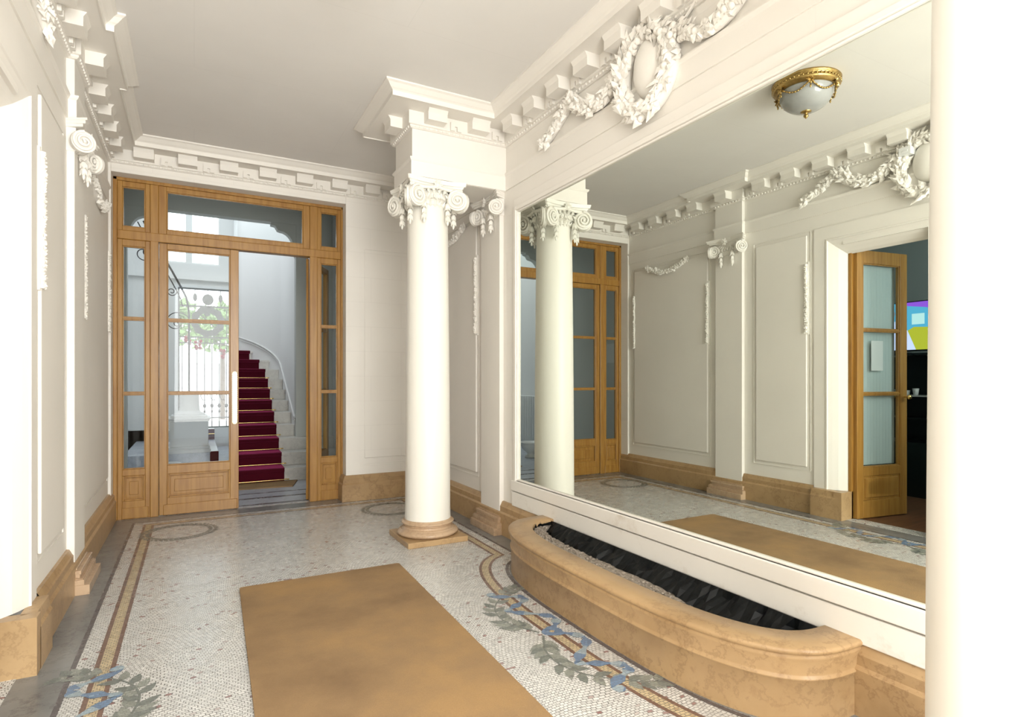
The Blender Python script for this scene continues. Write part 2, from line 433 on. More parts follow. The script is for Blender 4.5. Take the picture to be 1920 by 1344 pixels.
# laurel rings in the two far corners
for cx in (-.10, 1.60):
    for i in range(44):
        a = 2 * PI * i / 44; r = .235
        for sd in (1, -1):
            p = Vector((cx + r * math.cos(a), 5.27 + r * math.sin(a))); t = Vector((-math.sin(a), math.cos(a))); n = Vector((math.cos(a), math.sin(a))) * sd
            d = (t + n * .8).normalized(); e = Vector((-d.y, d.x))
            q = [p, p + d * .03 + e * .013, p + d * .065, p + d * .03 - e * .013]
            mb.add([(*x, .0012) for x in q], [(0, 1, 2, 3)], 7)
floor = struct('floor', mb, FM)
mb = MB(); mb.box(-1.3, 1.9, 6.0, 13.2, -.1, 0)
fh = struct('floor_hall', mb, 'hallfloor')
mb = MB()
for y0, y1 in ((6.02, 6.08), (6.34, 6.40), (6.62, 6.66)): mb.box(-.8, 1.6, y0, y1, 0, .0012)
struct('floor_inlay', mb, 'mos_dark', fh)

# ------------------------------------------------------------------ ceiling, walls
mb = MB(); mb.box(XL - .15, XR + .15, YF - .1, 6.05, ZC, ZC + .1); struct('ceiling', mb, 'ceil')
DY0, DY1, DZ = 2.36, 2.99, 2.315          # side door opening in the left wall
mb = MB()
mb.box(XL - .15, XL, YF, DY0, 0, ZC); mb.box(XL - .15, XL, 3.14, YB + .25, 0, ZC); mb.box(XL - .15, XL - .095, 3.02, 3.14, 0, ZC); mb.box(XL - .095, XL, 3.02, 3.14, 2.39, ZC); mb.box(XL - .15, XL, DY0, 3.02, DZ + .03, ZC)
wl = struct('wall_left', mb, 'wall_y')
mb = MB(); mb.box(XR, XR + .15, YF, YB + .25, 0, ZC)
wr = struct('wall_right', mb, 'wall_y')
OX0, OX1, OZ = -.602, 1.306, 2.912
mb = MB()
mb.box(XL, OX0, YB, 6.05, 0, ZC); mb.box(OX1, XR, YB, 6.05, 0, ZC); mb.box(OX0, OX1, YB, 6.05, OZ, ZC)
wb = struct('wall_back', mb, 'wall_x', bevel=.004)
mb = MB()
mb.box(XL - .15, -.35, YF - .1, YF, 0, ZC); mb.box(1.85, XR + .15, YF - .1, YF, 0, ZC); mb.box(-.35, 1.85, YF - .1, YF, 3.1, ZC)
struct('wall_front', mb, 'plaster')

# raised wall panels with a bead round them
def panel_y(x, s, y0, y1, z0, z1, parent, steps=0):
    # on a wall facing s along x
    m_ = MB(); t = .016
    m_.box(min(x, x + s * t), max(x, x + s * t), y0, y1, z0, z1)
    build('raised_panel', m_, 'plaster', parent, bevel=.006)
    g = MB(); o = .030
    for (a0, a1, b0, b1) in ((y0 - o, y1 + o, z0 - o - .006, z0 - o), (y0 - o, y1 + o, z1 + o, z1 + o + .006), (y0 - o - .006, y0 - o, z0 - o, z1 + o), (y1 + o, y1 + o + .006, z0 - o, z1 + o)):
        g.box(min(x, x + s * .006), max(x, x + s * .006), a0, a1, b0, b1)
    build('panel_bead', g, 'plaster', parent)
panel_y(XL, 1, 4.50, 5.685, .405, 2.535, wl)
panel_y(XL, 1, 3.345, 3.885, .405, 2.49, wl)
panel_y(XR, -1, 4.50, 5.64, .405, 2.535, wr)
mb = MB(); mb.box(1.488, 1.955, YB - .012, YB, .412, 2.487); build('raised_panel', mb, 'wall_x', wb, bevel=.005)
mb = MB()
for a in (( 1.45, 1.99, .355, .361), (1.45, 1.99, .338, .342)): mb.box(a[0], a[1], YB - .006, YB, a[2], a[3])
build('panel_bead', mb, 'plaster', wb)

# baseboards in ochre marble
BBP = [(0, 0), (.046, 0), (.046, .165), (.040, .172), (.034, .178), (.034, .215), (.028, .222), (.022, .235), (.014, .25), (0, .252)]
def flipp(p): return [(-a, b) for a, b in p]
mb = MB()
mb.sweep([(XL, DY1 + .06), (XL, 3.275)], flipp([(0, 0), (.068, 0), (.068, .175), (.060, .19), (.055, .235), (.0, .238)]))
mb.sweep([(XL, 3.275), (XL, 5.93)], flipp(BBP))
mb.box(XL - .10, XL + .066, DY1 + .0, DY1 + .07, 0, .236)
mb.sweep([(XL, YF), (XL, DY0 - .08)], flipp(BBP))
struct('baseboard_left', mb, 'stone')
mb = MB(); mb.sweep([(OX1, 5.93), (OX1, YB), (XR, YB)], BBP[:-1] + [(0, .25)]) if False else mb.sweep([(XR, YB), (OX1, YB), (OX1, 5.93)], [(a, b) for a, b in BBP])
struct('baseboard_back', mb, 'stone')
mb = MB(); mb.sweep([(XR, YF), (XR, YB)], [(a, b) for a, b in BBP])
struct('baseboard_right', mb, 'stone')

# ------------------------------------------------------------------ cornice, frieze and architrave
CP = [(0, 2.982), (.012, 2.982), (.022, 2.990), (.022, 3.0), (.034, 3.004), (.034, 3.095), (.198, 3.095), (.198, 3.088), (.204, 3.088), (.204, 3.120), (.212, 3.126), (.222, 3.131), (.234, 3.141), (.246, 3.152), (.258, 3.158), (.262, 3.160), (.262, 3.172)]
PLY0, PLY1, PLD = 4.03, 4.37, .038           # left pilaster bay (pilaster breaks forward)
CB0, CB1, CBX = 3.985, 4.365, 1.362          # beam over the far column
NB0, NB1 = .385, .765                        # beam over the near column
loop = [(XL, YF), (XL, PLY0), (XL + PLD, PLY0), (XL + PLD, PLY1), (XL, PLY1), (XL, YB), (XR, YB), (XR, CB1), (CBX, CB1), (CBX, CB0), (XR, CB0), (XR, NB1), (CBX, NB1), (CBX, NB0), (XR, NB0), (XR, YF)]
mb = MB(); mb.sweep(loop, flipp(CP))
cor = struct('trim_1', mb, 'plaster', label='white plaster cornice running round the ceiling')
mods = []
bead = MB()
for i in range(len(loop) - 1):
    a, b = Vector(loop[i]), Vector(loop[i + 1]); L = (b - a).length
    if L < .08: continue
    t = (b - a) / L; n = Vector((t.y, -t.x))
    # is each end an inner corner (leave room) or an outer corner
    def conv(j):
        if j <= 0 or j >= len(loop) - 1: return 0
        p, q, r_ = Vector(loop[j - 1]), Vector(loop[j]), Vector(loop[j + 1]); d1, d2 = q - p, r_ - q
        return 1 if d1.x * d2.y - d1.y * d2.x > 0 else -1
    short = L < .5
    ea = .10 if conv(i) <= 0 else -.02
    eb = .10 if conv(i + 1) <= 0 else -.02
    kk = max(1, round((L - ea - eb) / .308)) if not short else 1
    step_ = (L - ea - eb) / kk
    for j in range(kk):
        c = a + t * (ea + step_ * (j + .5))
        if L < .4: c = a + t * (L / 2)
        for (w_, p0, p1, z0, z1, tgt) in ((.072, .034, .128, 3.018, 3.095, 'm'),):
            mm = MB(); q = [(p0, z0), (p1 - .006, z0), (p1 - .006, z1 - .026), (p1, z1 - .016), (p1 + .010, z1), (p0, z1)]
            v = []
            for sgn in (-1, 1):
                for (pp, zz) in q:
                    pt = c + t * w_ * sgn + n * pp; v.append((pt.x, pt.y, zz))
            k6 = 6; fs = [tuple(range(6)), tuple(range(6, 12))[::-1]] + [(x, (x + 1) % 6, 6 + (x + 1) % 6, 6 + x) for x in range(6)]
            mm.add(v, fs); mods.append(mm)
        # small notched dentil in the gap that follows
        c2 = c + t * step_ / 2
        if not short or True:
            for (s0, s1, z0, z1) in ((-.042, -.010, 3.006, 3.038), (.010, .042, 3.006, 3.038), (-.042, .042, 3.038, 3.066)):
                v = []
                for zz in (z0, z1):
                    for (ss, pp) in ((s0, .03), (s1, .03), (s1, .052), (s0, .052)):
                        pt = c2 + t * ss + n * pp; v.append((pt.x, pt.y, zz))
                if (c2 - a).dot(t) < L - .02: bead.add(v, [(0, 3, 2, 1), (4, 5, 6, 7), (0, 1, 5, 4), (1, 2, 6, 5), (2, 3, 7, 6), (3, 0, 4, 7)])
    kb = int(L / .034)
    for j in range(kb):
        c = a + t * (L * (j + .5) / kb) + n * .022
        w_ = .011 if j % 3 else .004
        bead.blob((c.x, c.y, 2.993), w_ if abs(t.x) > .5 else .008, w_ if abs(t.y) > .5 else .008, .009, 5, 4)
build('bead_and_dentil', bead, 'plaster', cor)
for mm in mods[:100]: build('modillion', mm, 'plaster', cor)
# architrave band under the frieze (side walls and beams)
AP = [(0, 2.648), (.010, 2.648), (.010, 2.752), (.016, 2.758), (.022, 2.768), (.022, 2.776), (0, 2.782)]
mb = MB(); mb.sweep([(XL, YF), (XL, PLY0), (XL + PLD, PLY0), (XL + PLD, PLY1), (XL, PLY1), (XL, YB)], flipp(AP))
struct('trim_2', mb, 'plaster')
mb = MB(); mb.sweep([(XR, YB), (XR, CB1), (CBX, CB1), (CBX, CB0), (XR, CB0), (XR, NB1), (CBX, NB1), (CBX, NB0), (XR, NB0), (XR, YF)], flipp(AP))
struct('trim_3', mb, 'plaster')
mb = MB(); mb.box(CBX, XR, CB0, CB1, 2.646, ZC); struct('trim_4', mb, 'plaster', label='plaster beam from the far column to the wall')
mb = MB(); mb.box(CBX, XR, NB0, NB1, 2.646, ZC); struct('trim_5', mb, 'plaster')
mb = MB(); mb.box(XL, XL + PLD, PLY0, PLY1, 2.645, 2.99); struct('trim_6', mb, 'plaster')

# ------------------------------------------------------------------ capitals
def volute(mb, c, rad, ax, th=.05, turns=2.2, sgn=1):
    ax = Vector(ax).normalized(); e1 = Vector((0, 0, 1)).cross(ax).normalized(); e2 = Vector((0, 0, 1)); c = Vector(c)
    n = 22
    v = []
    for h, rr in ((-th / 2, rad * .8), (-th / 2, rad * .97), (-th * .3, rad), (0, rad * .93), (th * .3, rad), (th / 2, rad * .97), (th / 2, rad * .8)):
        for i in range(n):
            a = 2 * PI * i / n; v.append(tuple(c + ax * h + e1 * rr * math.cos(a) + e2 * rr * math.sin(a)))
    f = [(j * n + i, j * n + (i + 1) % n, (j + 1) * n + (i + 1) % n, (j + 1) * n + i) for j in range(6) for i in range(n)]
    mb.add(v, f, 0, True); mb.add(v, [tuple(range(n))[::-1], tuple(range(6 * n, 7 * n))])
    for side in (-1, 1):
        pts = []
        K = int(turns * 16)
        for i in range(K + 1):
            u = i / K; a = PI / 2 + sgn * u * turns * 2 * PI; r = rad * (.93 - .76 * u ** .85)
            pts.append(tuple(c + ax * side * (th / 2 + .002 + .012 * u) + e1 * r * math.cos(a) + e2 * r * math.sin(a)))
        mb.tube(pts, rad * .15, 6, r2=rad * .09)
        mb.blob(tuple(c + ax * side * (th / 2 + .012)), rad * .17, rad * .17, rad * .17, 8, 6)
def bellflowers(mb, x, y, ztop, out, n=3, sc=1.0):
    out = Vector(out).normalized(); z = ztop
    for i in range(n):
        rr = (.026, .021, .022, .014)[i] * sc
        c = Vector((x, y, z))
        mb.blob(tuple(c), rr * .8, rr * .8, rr * .95, 8, 6)
        for k in range(5):
            a = 2 * PI * k / 5 + i
            d = Vector((math.cos(a) * .8, math.sin(a) * .8, -.8))
            mb.leaf(c + Vector((0, 0, rr * .6)), d, d.cross(Vector((0, 0, 1))).cross(d) * -1, rr * 1.9, rr * .55)
        z -= rr * 1.75
    mb.blob((x, y, z + .012), .008 * sc, .008 * sc, .020 * sc, 6, 5)
def abacus(mb, cx, cy, h, z0, z1, y0=None, y1=None, dip=.045, halfx=False):
    def ring(e):
        P = []
        cor_ = [(-1, -1), (1, -1), (1, 1), (-1, 1)]
        for i in range(4):
            a, b = Vector(cor_[i]) * (h + e), Vector(cor_[(i + 1) % 4]) * (h + e); n = Vector((-(b - a).y, (b - a).x)).normalized()
            for k in range(9):
                t = .04 + .92 * k / 8; p = a + (b - a) * t + n * dip * math.sin(PI * t) ** .8
                P.append((cx + p.x, cy + p.y))
        return P
    zz = [z0, z0 + (z1 - z0) * .35, z0 + (z1 - z0) * .40, z0 + (z1 - z0) * .75, z1]
    es = [-.022, -.012, -.003, .002, .004]
    for a in range(4):
        P0, P1 = ring(es[a]), ring(es[a + 1]); n = len(P0)
        v = [(x, y, zz[a]) for x, y in P0] + [(x, y, zz[a + 1]) for x, y in P1]
        mb.add(v, [(i, (i + 1) % n, n + (i + 1) % n, n + i) for i in range(n)])
    mb.add([(x, y, z0) for x, y in ring(es[0])], [tuple(range(36))[::-1]]); mb.add([(x, y, z1) for x, y in ring(es[-1])], [tuple(range(36))])
def column_capital(cx, cy):
    mb = MB(); h = .232
    mb.lathe([(.150, 2.47), (.158, 2.475), (.162, 2.485), (.155, 2.493), (.155, 2.50), (.172, 2.51), (.185, 2.53), (.186, 2.55), (.17, 2.565), (.17, 2.605), (.0, 2.606)], (cx, cy), 40)
    for i in range(16):                                    # egg and dart
        a = 2 * PI * (i + .5) / 16
        mb.blob((cx + .182 * math.cos(a), cy + .182 * math.sin(a), 2.532), .015, .015, .024, 7, 6)
    abacus(mb, cx, cy, h, 2.598, 2.646)
    for i in range(28):                                    # leaf ring under the egg-and-dart
        a = 2 * PI * i / 28; o = Vector((math.cos(a), math.sin(a), 0))
        mb.leaf(Vector((cx, cy, 2.455)) + o * .152, Vector((0, 0, 1)) + o * .25, o, .052, .014, lift=.25)
    for i in range(4):                                     # shell and tendrils at the middle of each face
        a = i * PI / 2; o = Vector((math.cos(a), math.sin(a), 0)); tt = Vector((-math.sin(a), math.cos(a), 0))
        for q in range(-4, 5): mb.leaf(Vector((cx, cy, 2.545)) + o * .186 + tt * q * .016, Vector((0, 0, .9 if q % 2 else -.7)) + tt * q * .22, o, .055, .013, lift=.2)
        for sg in (-1, 1):
            mb.tube([tuple(Vector((cx, cy, 2.565)) + o * (.200 - .010 * k) + tt * sg * (.02 + .018 * k) + Vector((0, 0, .022 * math.sin(k * .8)))) for k in range(7)], .008, 6)
    for k in range(4):
        a = PI / 4 + k * PI / 2; d = Vector((math.cos(a), math.sin(a), 0))
        for s_ in (-1, 1):
            ax = Vector((-math.sin(a), math.cos(a), 0))
            # two rolls per corner, each turned a little to its own face
            aa = a - s_ * .42; dd = Vector((math.cos(aa), math.sin(aa), 0)); axx = Vector((-math.sin(aa), math.cos(aa), 0))
            c = Vector((cx, cy, 2.533)) + d * .250 + ax * s_ * .030 + Vector((0, 0, -.023))
            volute(mb, c, .077, axx, .034, sgn=s_)
        # band linking abacus centre to the rolls
        for s_ in (-1, 1):
            p0 = Vector((cx, cy, 2.592)) + Vector((math.cos(a + s_ * PI / 4), math.sin(a + s_ * PI / 4), 0)) * .20
            p1 = Vector((cx, cy, 2.592)) + d * .27
            pts = [tuple(p0.lerp(p1, t / 6) + Vector((0, 0, -.012 * math.sin(PI * t / 6)))) for t in range(7)]
            mb.tube(pts, .014, 6)
            bx = Vector((cx, cy, 0)) + d * .185 + Vector((-math.sin(a), math.cos(a), 0)) * s_ * .055
            bellflowers(mb, bx.x, bx.y, 2.468, d, 3, 1.1)
        f = Vector((cx, cy, 2.603)) + Vector((math.cos(a + PI / 4), math.sin(a + PI / 4), 0)) * .205
        nn = Vector((math.cos(a + PI / 4), math.sin(a + PI / 4), 0))
        mb.blob(tuple(f), .018, .018, .018, 8, 6)
        for q in range(7):
            b = 2 * PI * q / 7; dv = Vector((-nn.y, nn.x, 0)) * math.cos(b) + Vector((0, 0, 1)) * math.sin(b)
            mb.leaf(f, dv, nn, .04, .012, lift=.25)
        g = f + Vector((0, 0, -.05)) - nn * .012
        for q in range(5):
            dv = Vector((-nn.y, nn.x, 0)) * (q - 2) * .35 + Vector((0, 0, -1)); mb.leaf(g, dv, nn, .055, .013, lift=.2)
    return mb
def column(cx, cy, label):
    t = thing('column', label, 'column', (cx, cy, 0))
    mb = MB(); b = .229; mb.box(cx - b, cx + b, cy - b, cy + b, 0, .040); build('plinth', mb, 'stone', t, bevel=.003)
    pr = [(.226, .040)]
    def torus(r0, z0, z1, out):
        return [(r0 + out * math.sin(PI * k / 8), z0 + (z1 - z0) * k / 8) for k in range(9)]
    pr = [(.19, .040)] + torus(.205, .040, .085, .023) + [(.198, .087), (.198, .092)] + [(.186 - .010 * math.sin(PI * k / 6), .092 + .028 * k / 6) for k in range(7)] + [(.186, .121)] + torus(.184, .122, .146, .012) + [(.177, .148), (.177, .154), (.17, .158)]
    mb = MB(); mb.lathe(pr, (cx, cy), 56); build('base', mb, 'stone2', t)
    mb = MB(); pr = []
    for k in range(25):
        u = k / 24; z = .156 + u * (2.475 - .156)
        r = .1685 - .0185 * u ** 1.6 + .003 * math.exp(-((u) / .01)) ; pr.append((r, z))
    mb.lathe(pr, (cx, cy), 64); build('shaft', mb, 'column', t)
    build('capital', column_capital(cx, cy), 'column', t)
    return t
column(1.55, 4.175, 'round cream column with scroll capital standing free beyond the stone basin, in front of the glazed doors')
column(1.553, .575, 'huge white column shaft right beside the camera at the right edge')

def pilaster(x, s, y0, y1, label, proj=.038):
    # x = wall plane, s = direction it projects
    t = thing('pilaster', label, 'pilaster', (x, (y0 + y1) / 2, 0)); yc = (y0 + y1) / 2
    def B(mb, p, ya, yb, z0, z1): mb.box(min(x, x + s * p), max(x, x + s * p), ya, yb, z0, z1)
    mb = MB(); B(mb, proj, y0, y1, .14, 2.50); build('shaft', mb, 'plaster', t, bevel=.003)
    mb = MB(); B(mb, proj + .075, y0 - .05, y1 + .05, 0, .055)
    for (e, z0, z1) in ((.050, .055, .085), (.044, .085, .090), (.028, .090, .112), (.034, .112, .132), (.012, .132, .142)): B(mb, proj + e, y0 - e, y1 + e, z0, z1)
    build('base', mb, 'stone2', t, bevel=.008)
    mb = MB(); d = proj
    B(mb, d + .006, y0 - .004, y1 + .004, 2.47, 2.60)
    for k in range(7): mb.blob((x + s * (d + .008), y0 + .06 + (y1 - y0 - .12) * k / 6, 2.53), .014, .015, .022, 7, 6)
    # abacus with raked ends
    for (e, z0, z1) in ((.040, 2.600, 2.616), (.052, 2.616, 2.634), (.060, 2.634, 2.647)):
        mb.prism([(x, y0 - e * .2), (x + s * (d + e * 1.1), y0 - e * 1.1), (x + s * (d + e * .45), yc - .05), (x + s * (d + e * .45), yc + .05), (x + s * (d + e * 1.1), y1 + e * 1.1), (x, y1 + e * .2)], z0, z1)
    for sy, yy in ((-1, y0), (1, y1)):
        for which in (0, 1):
            ang = R(62) if which == 0 else R(22)
            ax = Vector((s * math.sin(ang), sy * math.cos(ang) * 1.0, 0))
            ax = Vector((s * math.cos(R(28)), -sy * math.sin(R(28)), 0)) if which == 0 else Vector((s * math.sin(R(25)), sy * math.cos(R(25)), 0))
            c = Vector((x + s * (d + .030 + .012 * which), yy + sy * (.004 + .02 * which) - sy * (.018 if which == 0 else 0), 2.52))
            volute(mb, c, .061, ax, .028, sgn=sy * s if which == 0 else -sy * s)
        bellflowers(mb, x + s * (d + .028), yy - sy * .098, 2.478, (s, 0, 0), 3, 1.05)
    f = Vector((x + s * (d + .05), yc, 2.60)); nn = Vector((s, 0, 0))
    mb.blob(tuple(f), .016, .018, .018, 8, 6)
    for q in range(7):
        b = 2 * PI * q / 7; mb.leaf(f, Vector((0, math.cos(b), math.sin(b))), nn, .042, .013, lift=.25)
    for q in range(9):
        yy = yc + (q - 4) * .022; zz = 2.575 - .02 * math.cos((q - 4) * .5)
        mb.leaf((x + s * (d + .012), yy, zz), (0, (q - 4) * .3, -1), nn, .04, .012, lift=.3)
    build('capital', mb, 'relief', t)
    return t
pilaster(XL, 1, PLY0, PLY1, 'flat pilaster with scroll capital on the left wall before the glazed doors')
pilaster(XR, -1, 4.02, 4.355, 'flat pilaster with scroll capital on the right wall, just beyond the big mirror')

# ------------------------------------------------------------------ plaster garlands
def foliage(mb, path, nrm, r, n, L=.05, W=.015, spread=1.0, core=True, up=.25):
    P = [Vector(p) for p in path]; nrm = Vector(nrm).normalized()
    seg = [0]
    for i in range(len(P) - 1): seg.append(seg[-1] + (P[i + 1] - P[i]).length)
    if core: mb.tube([tuple(p) for p in path], r * .85, 8)
    for k in range(n):
        s_ = seg[-1] * (k + random.random() * .6) / n; i = max(j for j in range(len(seg)) if seg[j] <= s_ + 1e-9); i = min(i, len(P) - 2)
        u = (s_ - seg[i]) / (seg[i + 1] - seg[i]); p = P[i].lerp(P[i + 1], u); t = (P[i + 1] - P[i]).normalized(); sd = t.cross(nrm).normalized()
        a = random.uniform(-1.25, 1.25) * spread; o = sd * math.sin(a) + nrm * max(.25, math.cos(a))
        q = p + o * r * .7
        d = t * random.uniform(.5, 1.1) + o * random.uniform(.0, up) + sd * random.uniform(-.7, .7)
        if k % 6 == 4: mb.blob(tuple(q + o * r * .25), r * .45, r * .45, r * .45, 7, 5)
        else: mb.leaf(tuple(q), d, o, L * random.uniform(.6, .95), W * random.uniform(1.1, 1.7), lift=random.uniform(-.05, .18))
def swagpath(y0, z0, y1, z1, sag, x, k=14):
    return [(x, y0 + (y1 - y0) * i / k, z0 + (z1 - z0) * i / k - sag * math.sin(PI * i / k)) for i in range(k + 1)]
def cartouche(x, s, yc, label):
    t = thing('plaster_cartouche', label, 'plaster ornament', (x, yc, 2.56)); zc = 2.80
    mb = MB(); mb.blob((x + s * .005, yc, zc + .035), .075, .115, .165, 24, 16); build('oval_boss', mb, 'relief', t)
    mb = MB(); pts = []
    for i in range(41):
        a = 2 * PI * i / 40; pts.append((x + s * .035, yc + .185 * math.sin(a), zc + .010 - .205 * math.cos(a)))
    foliage(mb, pts, (s, 0, 0), .046, 230, .095, .017, up=.5); build('wreath', mb, 'relief', t)
    for sy in (-1, 1):
        mb = MB()
        foliage(mb, swagpath(yc + sy * .20, 2.93, yc + sy * .70, 2.955, .13, x + s * .028), (s, 0, 0), .040, 120, .080, .015, up=.5)
        mb.blob((x + s * .04, yc + sy * .715, 2.955), .03, .034, .034, 10, 7)
        for q in range(9):
            b = 2 * PI * q / 9; mb.leaf((x + s * .04, yc + sy * .715, 2.955), (0, math.cos(b), math.sin(b)), (s, 0, 0), .055, .016)
        drop = [(x + s * .022, yc + sy * (.72 + .30 * i / 8), 2.95 - .155 * (i / 8) ** .9) for i in range(9)]
        foliage(mb, drop, (s, 0, 0), .034, 50, .075, .015, up=.4)
        # looped ribbon
        mb.tube([(x + s * .02, yc + sy * (.16 + .02 * i), 2.985 - .035 * math.sin(i * .45)) for i in range(12)], .009, 6)
        build('garland', mb, 'relief', t)
    return t
cartouche(XR, -1, 2.345, 'large plaster wreath and garlands in the frieze directly above the big mirror')
cartouche(XL, 1, 2.345, 'plaster wreath and garlands over the side door, seen whole only in the mirror')
def swag(x, s, y0, y1, z, label):
    mb = MB(); foliage(mb, swagpath(y0, z, y1, z, .085, x + s * .03), (s, 0, 0), .027, 110, .045, .014)
    for yy in (y0, y1):
        for q in range(7):
            b = 2 * PI * q / 7; mb.leaf((x + s * .025, yy, z), (0, math.cos(b), math.sin(b)), (s, 0, 0), .045, .014)
    tag(build('plaster_swag', mb, 'relief'), label, 'plaster ornament')
swag(XL, 1, 4.78, 5.42, 2.535, 'leafy plaster swag at the top of the left wall panel next to the glazed doors')
swag(XR, -1, 4.72, 5.42, 2.535, 'leafy plaster swag on the right wall, in the bay behind the far column')
def dropo(x, s, y, z1, z0, label):
    mb = MB(); xx = x + s * .014
    mb.box(min(x, xx), max(x, xx), y - .021, y + .021, z0, z1)
    pts = [(x + s * .018, y + .004 * math.sin(i * 2), z1 - .02 - (z1 - z0 - .03) * i / 14) for i in range(15)]
    foliage(mb, pts, (s, 0, 0), .015, 95, .028, .0095, up=.0)
    tag(build('plaster_flower_drop', mb, 'relief'), label, 'plaster ornament')
dropo(XL, 1, 5.685, 2.25, 1.57, 'narrow plaster flower drop on the left wall panel edge nearest the glazed doors')
dropo(XL, 1, 4.50, 2.25, 1.57, 'narrow plaster flower drop on the left wall beside the pilaster')
dropo(XL, 1, 3.345, 2.25, 1.60, 'narrow plaster flower drop on the left wall beside the side door casing')
dropo(XR, -1, 4.50, 2.25, 1.57, 'narrow plaster flower drop on the right wall just beyond the pilaster')
mb = MB(); mb.box(XL, XL + .105, 2.43, 2.515, 2.905, 2.965); mb.box(XL + .105, XL + .108, 2.45, 2.49, 2.925, 2.94)
tag(build('motion_sensor', mb, 'white', bevel=.012), 'small white sensor box on the plaster wreath over the side door', 'sensor')

# ------------------------------------------------------------------ the big mirror
MY0, MY1, MZ0, MZ1 = .955, 3.778, .455, 2.437
t = thing('wall_mirror', 'huge wall mirror in a white painted moulding above the stone basin', 'mirror', (XR, (MY0 + MY1) / 2, .25))
mb = MB(); mb.box(XR - .002, XR + .004, MY0, MY1, MZ0, MZ1); build('mirror_glass', mb, 'mirror', t)
fr = MB()
def frm(y0, y1, z0, z1, w_, d):
    X0 = XR - d
    fr.box(X0, XR, y0 - w_, y0, z0 - w_, z1 + w_); fr.box(X0, XR, y1, y1 + w_, z0 - w_, z1 + w_)
    fr.box(X0, XR, y0, y1, z0 - w_, z0); fr.box(X0, XR, y0, y1, z1, z1 + w_)
frm(MY0, MY1, MZ0, MZ1, .012, .016); frm(MY0 - .012, MY1 + .012, MZ0 - .012, MZ1 + .012, .030, .026)
fr.box(XR - .014, XR, MY0 - .06, MY1 + .06, MZ1 + .042, MZ1 + .106)
build('frame', fr, 'plaster', t, bevel=.004)
mb = MB(); mb.box(XR - .034, XR, MY0 - .09, MY1 + .07, .366, .443); mb.box(XR - .026, XR, MY0 - .09, MY1 + .07, .25, .358)
build('sill', mb, 'plaster_dirty', t, bevel=.005)

# ------------------------------------------------------------------ stone basin
t = thing('stone_planter', 'long bow-fronted ochre marble basin on the floor under the mirror', 'planter', (2.07, 2.32, 0))
def shell(outer_prof, n=64):
    m_ = MB(); k = len(outer_prof); cols = []
    for i in range(n + 1):
        row = []
        for (da, z) in outer_prof:
            P = sup(1.075 + da, .465 + da, 3.1, n); row.append((P[i][0], P[i][1], z))
        cols.append(row)
    v = [q for c in cols for q in c]
    m_.add(v, [(i * k + j, (i + 1) * k + j, (i + 1) * k + j + 1, i * k + j + 1) for i in range(n) for j in range(k - 1)], 0, True)
    return m_
b_ = shell([(0, 0), (0, .150), (.006, .155)])
build('basin_body', b_, 'stone', t)
b_ = shell([(.000, .150), (.006, .154), (.006, .160), (.000, .166), (.000, .172), (.002, .200), (.006, .225), (.010, .236), (.006, .240), (.010, .245), (.016, .250), (.017, .260), (.010, .268), (-.125, .270), (-.130, .262), (-.130, .10)])
m2 = [(TC[0], y) for y in (0,)]
build('basin_rim', b_, 'stone', t)
def sup_inner(da): return sup(1.075 + da, .465 + da, 3.1, 64)
lin = MB(); k = 3; v = []
for i in range(65):
    for da, z in ((-.129, .262), (-.138, .18), (-.155, .08)):
        P = sup_inner(da); v.append((P[i][0] - .002 * math.sin(i * 2.3), P[i][1], z + .004 * math.sin(i * 1.7)))
lin.add(v, [(i * k + j, (i + 1) * k + j, (i + 1) * k + j + 1, i * k + j + 1) for i in range(64) for j in range(2)], 0, True)
nb_ = 80; v = []
for i in range(nb_ + 1):
    y = TC[1] - .935 + 1.87 * i / nb_
    e_ = math.sqrt(max(0, 1 - (abs(y - TC[1]) / .94) ** 3)); rr = (2.0 - y) * .5 if y < 2 else 0
    for j, (dx, z) in enumerate(((.0, .264), (.022, .238 - .05 * rr), (.060 + .03 * rr, .215 - .10 * rr), (.095 + .22 * rr, .180 - .14 * rr))):
        k1 = random.uniform(-1, 1) + .6 * math.sin(i * .9 + j * 1.3); jj = min(j, 1)
        v.append((2.066 - dx * (.35 + .65 * e_) - jj * .012 * k1, y, z + jj * .011 * random.uniform(-1, 1) * e_))
lin.add(v, [(i * 4 + j, (i + 1) * 4 + j, (i + 1) * 4 + j + 1, i * 4 + j + 1) for i in range(nb_) for j in range(3)], 0, False)
build('plastic_liner', lin, 'liner', t)
gr = MB(); P = sup_inner(-.137); rows = 14; v = []
for i in range(65):
    x0, y0 = P[i]
    for j in range(rows + 1):
        u = j / rows; x = x0 + (2.02 - x0) * u if x0 < 2.02 else x0
        v.append((x, y0, .232 - .06 * u ** 1.5 + .010 * random.random() - .13 * max(0, (2.1 - y0))))
gr.add(v, [(i * (rows + 1) + j, (i + 1) * (rows + 1) + j, (i + 1) * (rows + 1) + j + 1, i * (rows + 1) + j + 1) for i in range(64) for j in range(rows)])
for i in range(900):
    k_ = random.randrange(4, 60); u = random.random() ** 1.4 * .7; x0, y0 = P[k_]
    y0 += random.uniform(-.02, .02); x = x0 + (2.02 - x0) * u
    z = .236 - .06 * u ** 1.5 - .13 * max(0, (2.1 - y0)); r_ = random.uniform(.004, .011)
    gr.blob((x + .01, y0, z), r_, r_ * random.uniform(.7, 1.3), r_ * .7, 5, 4)
g_ = build('gravel', gr, 'gravel'); tag(g_, 'grey gravel and dry soil lying in the stone basin', 'gravel', kind='stuff')

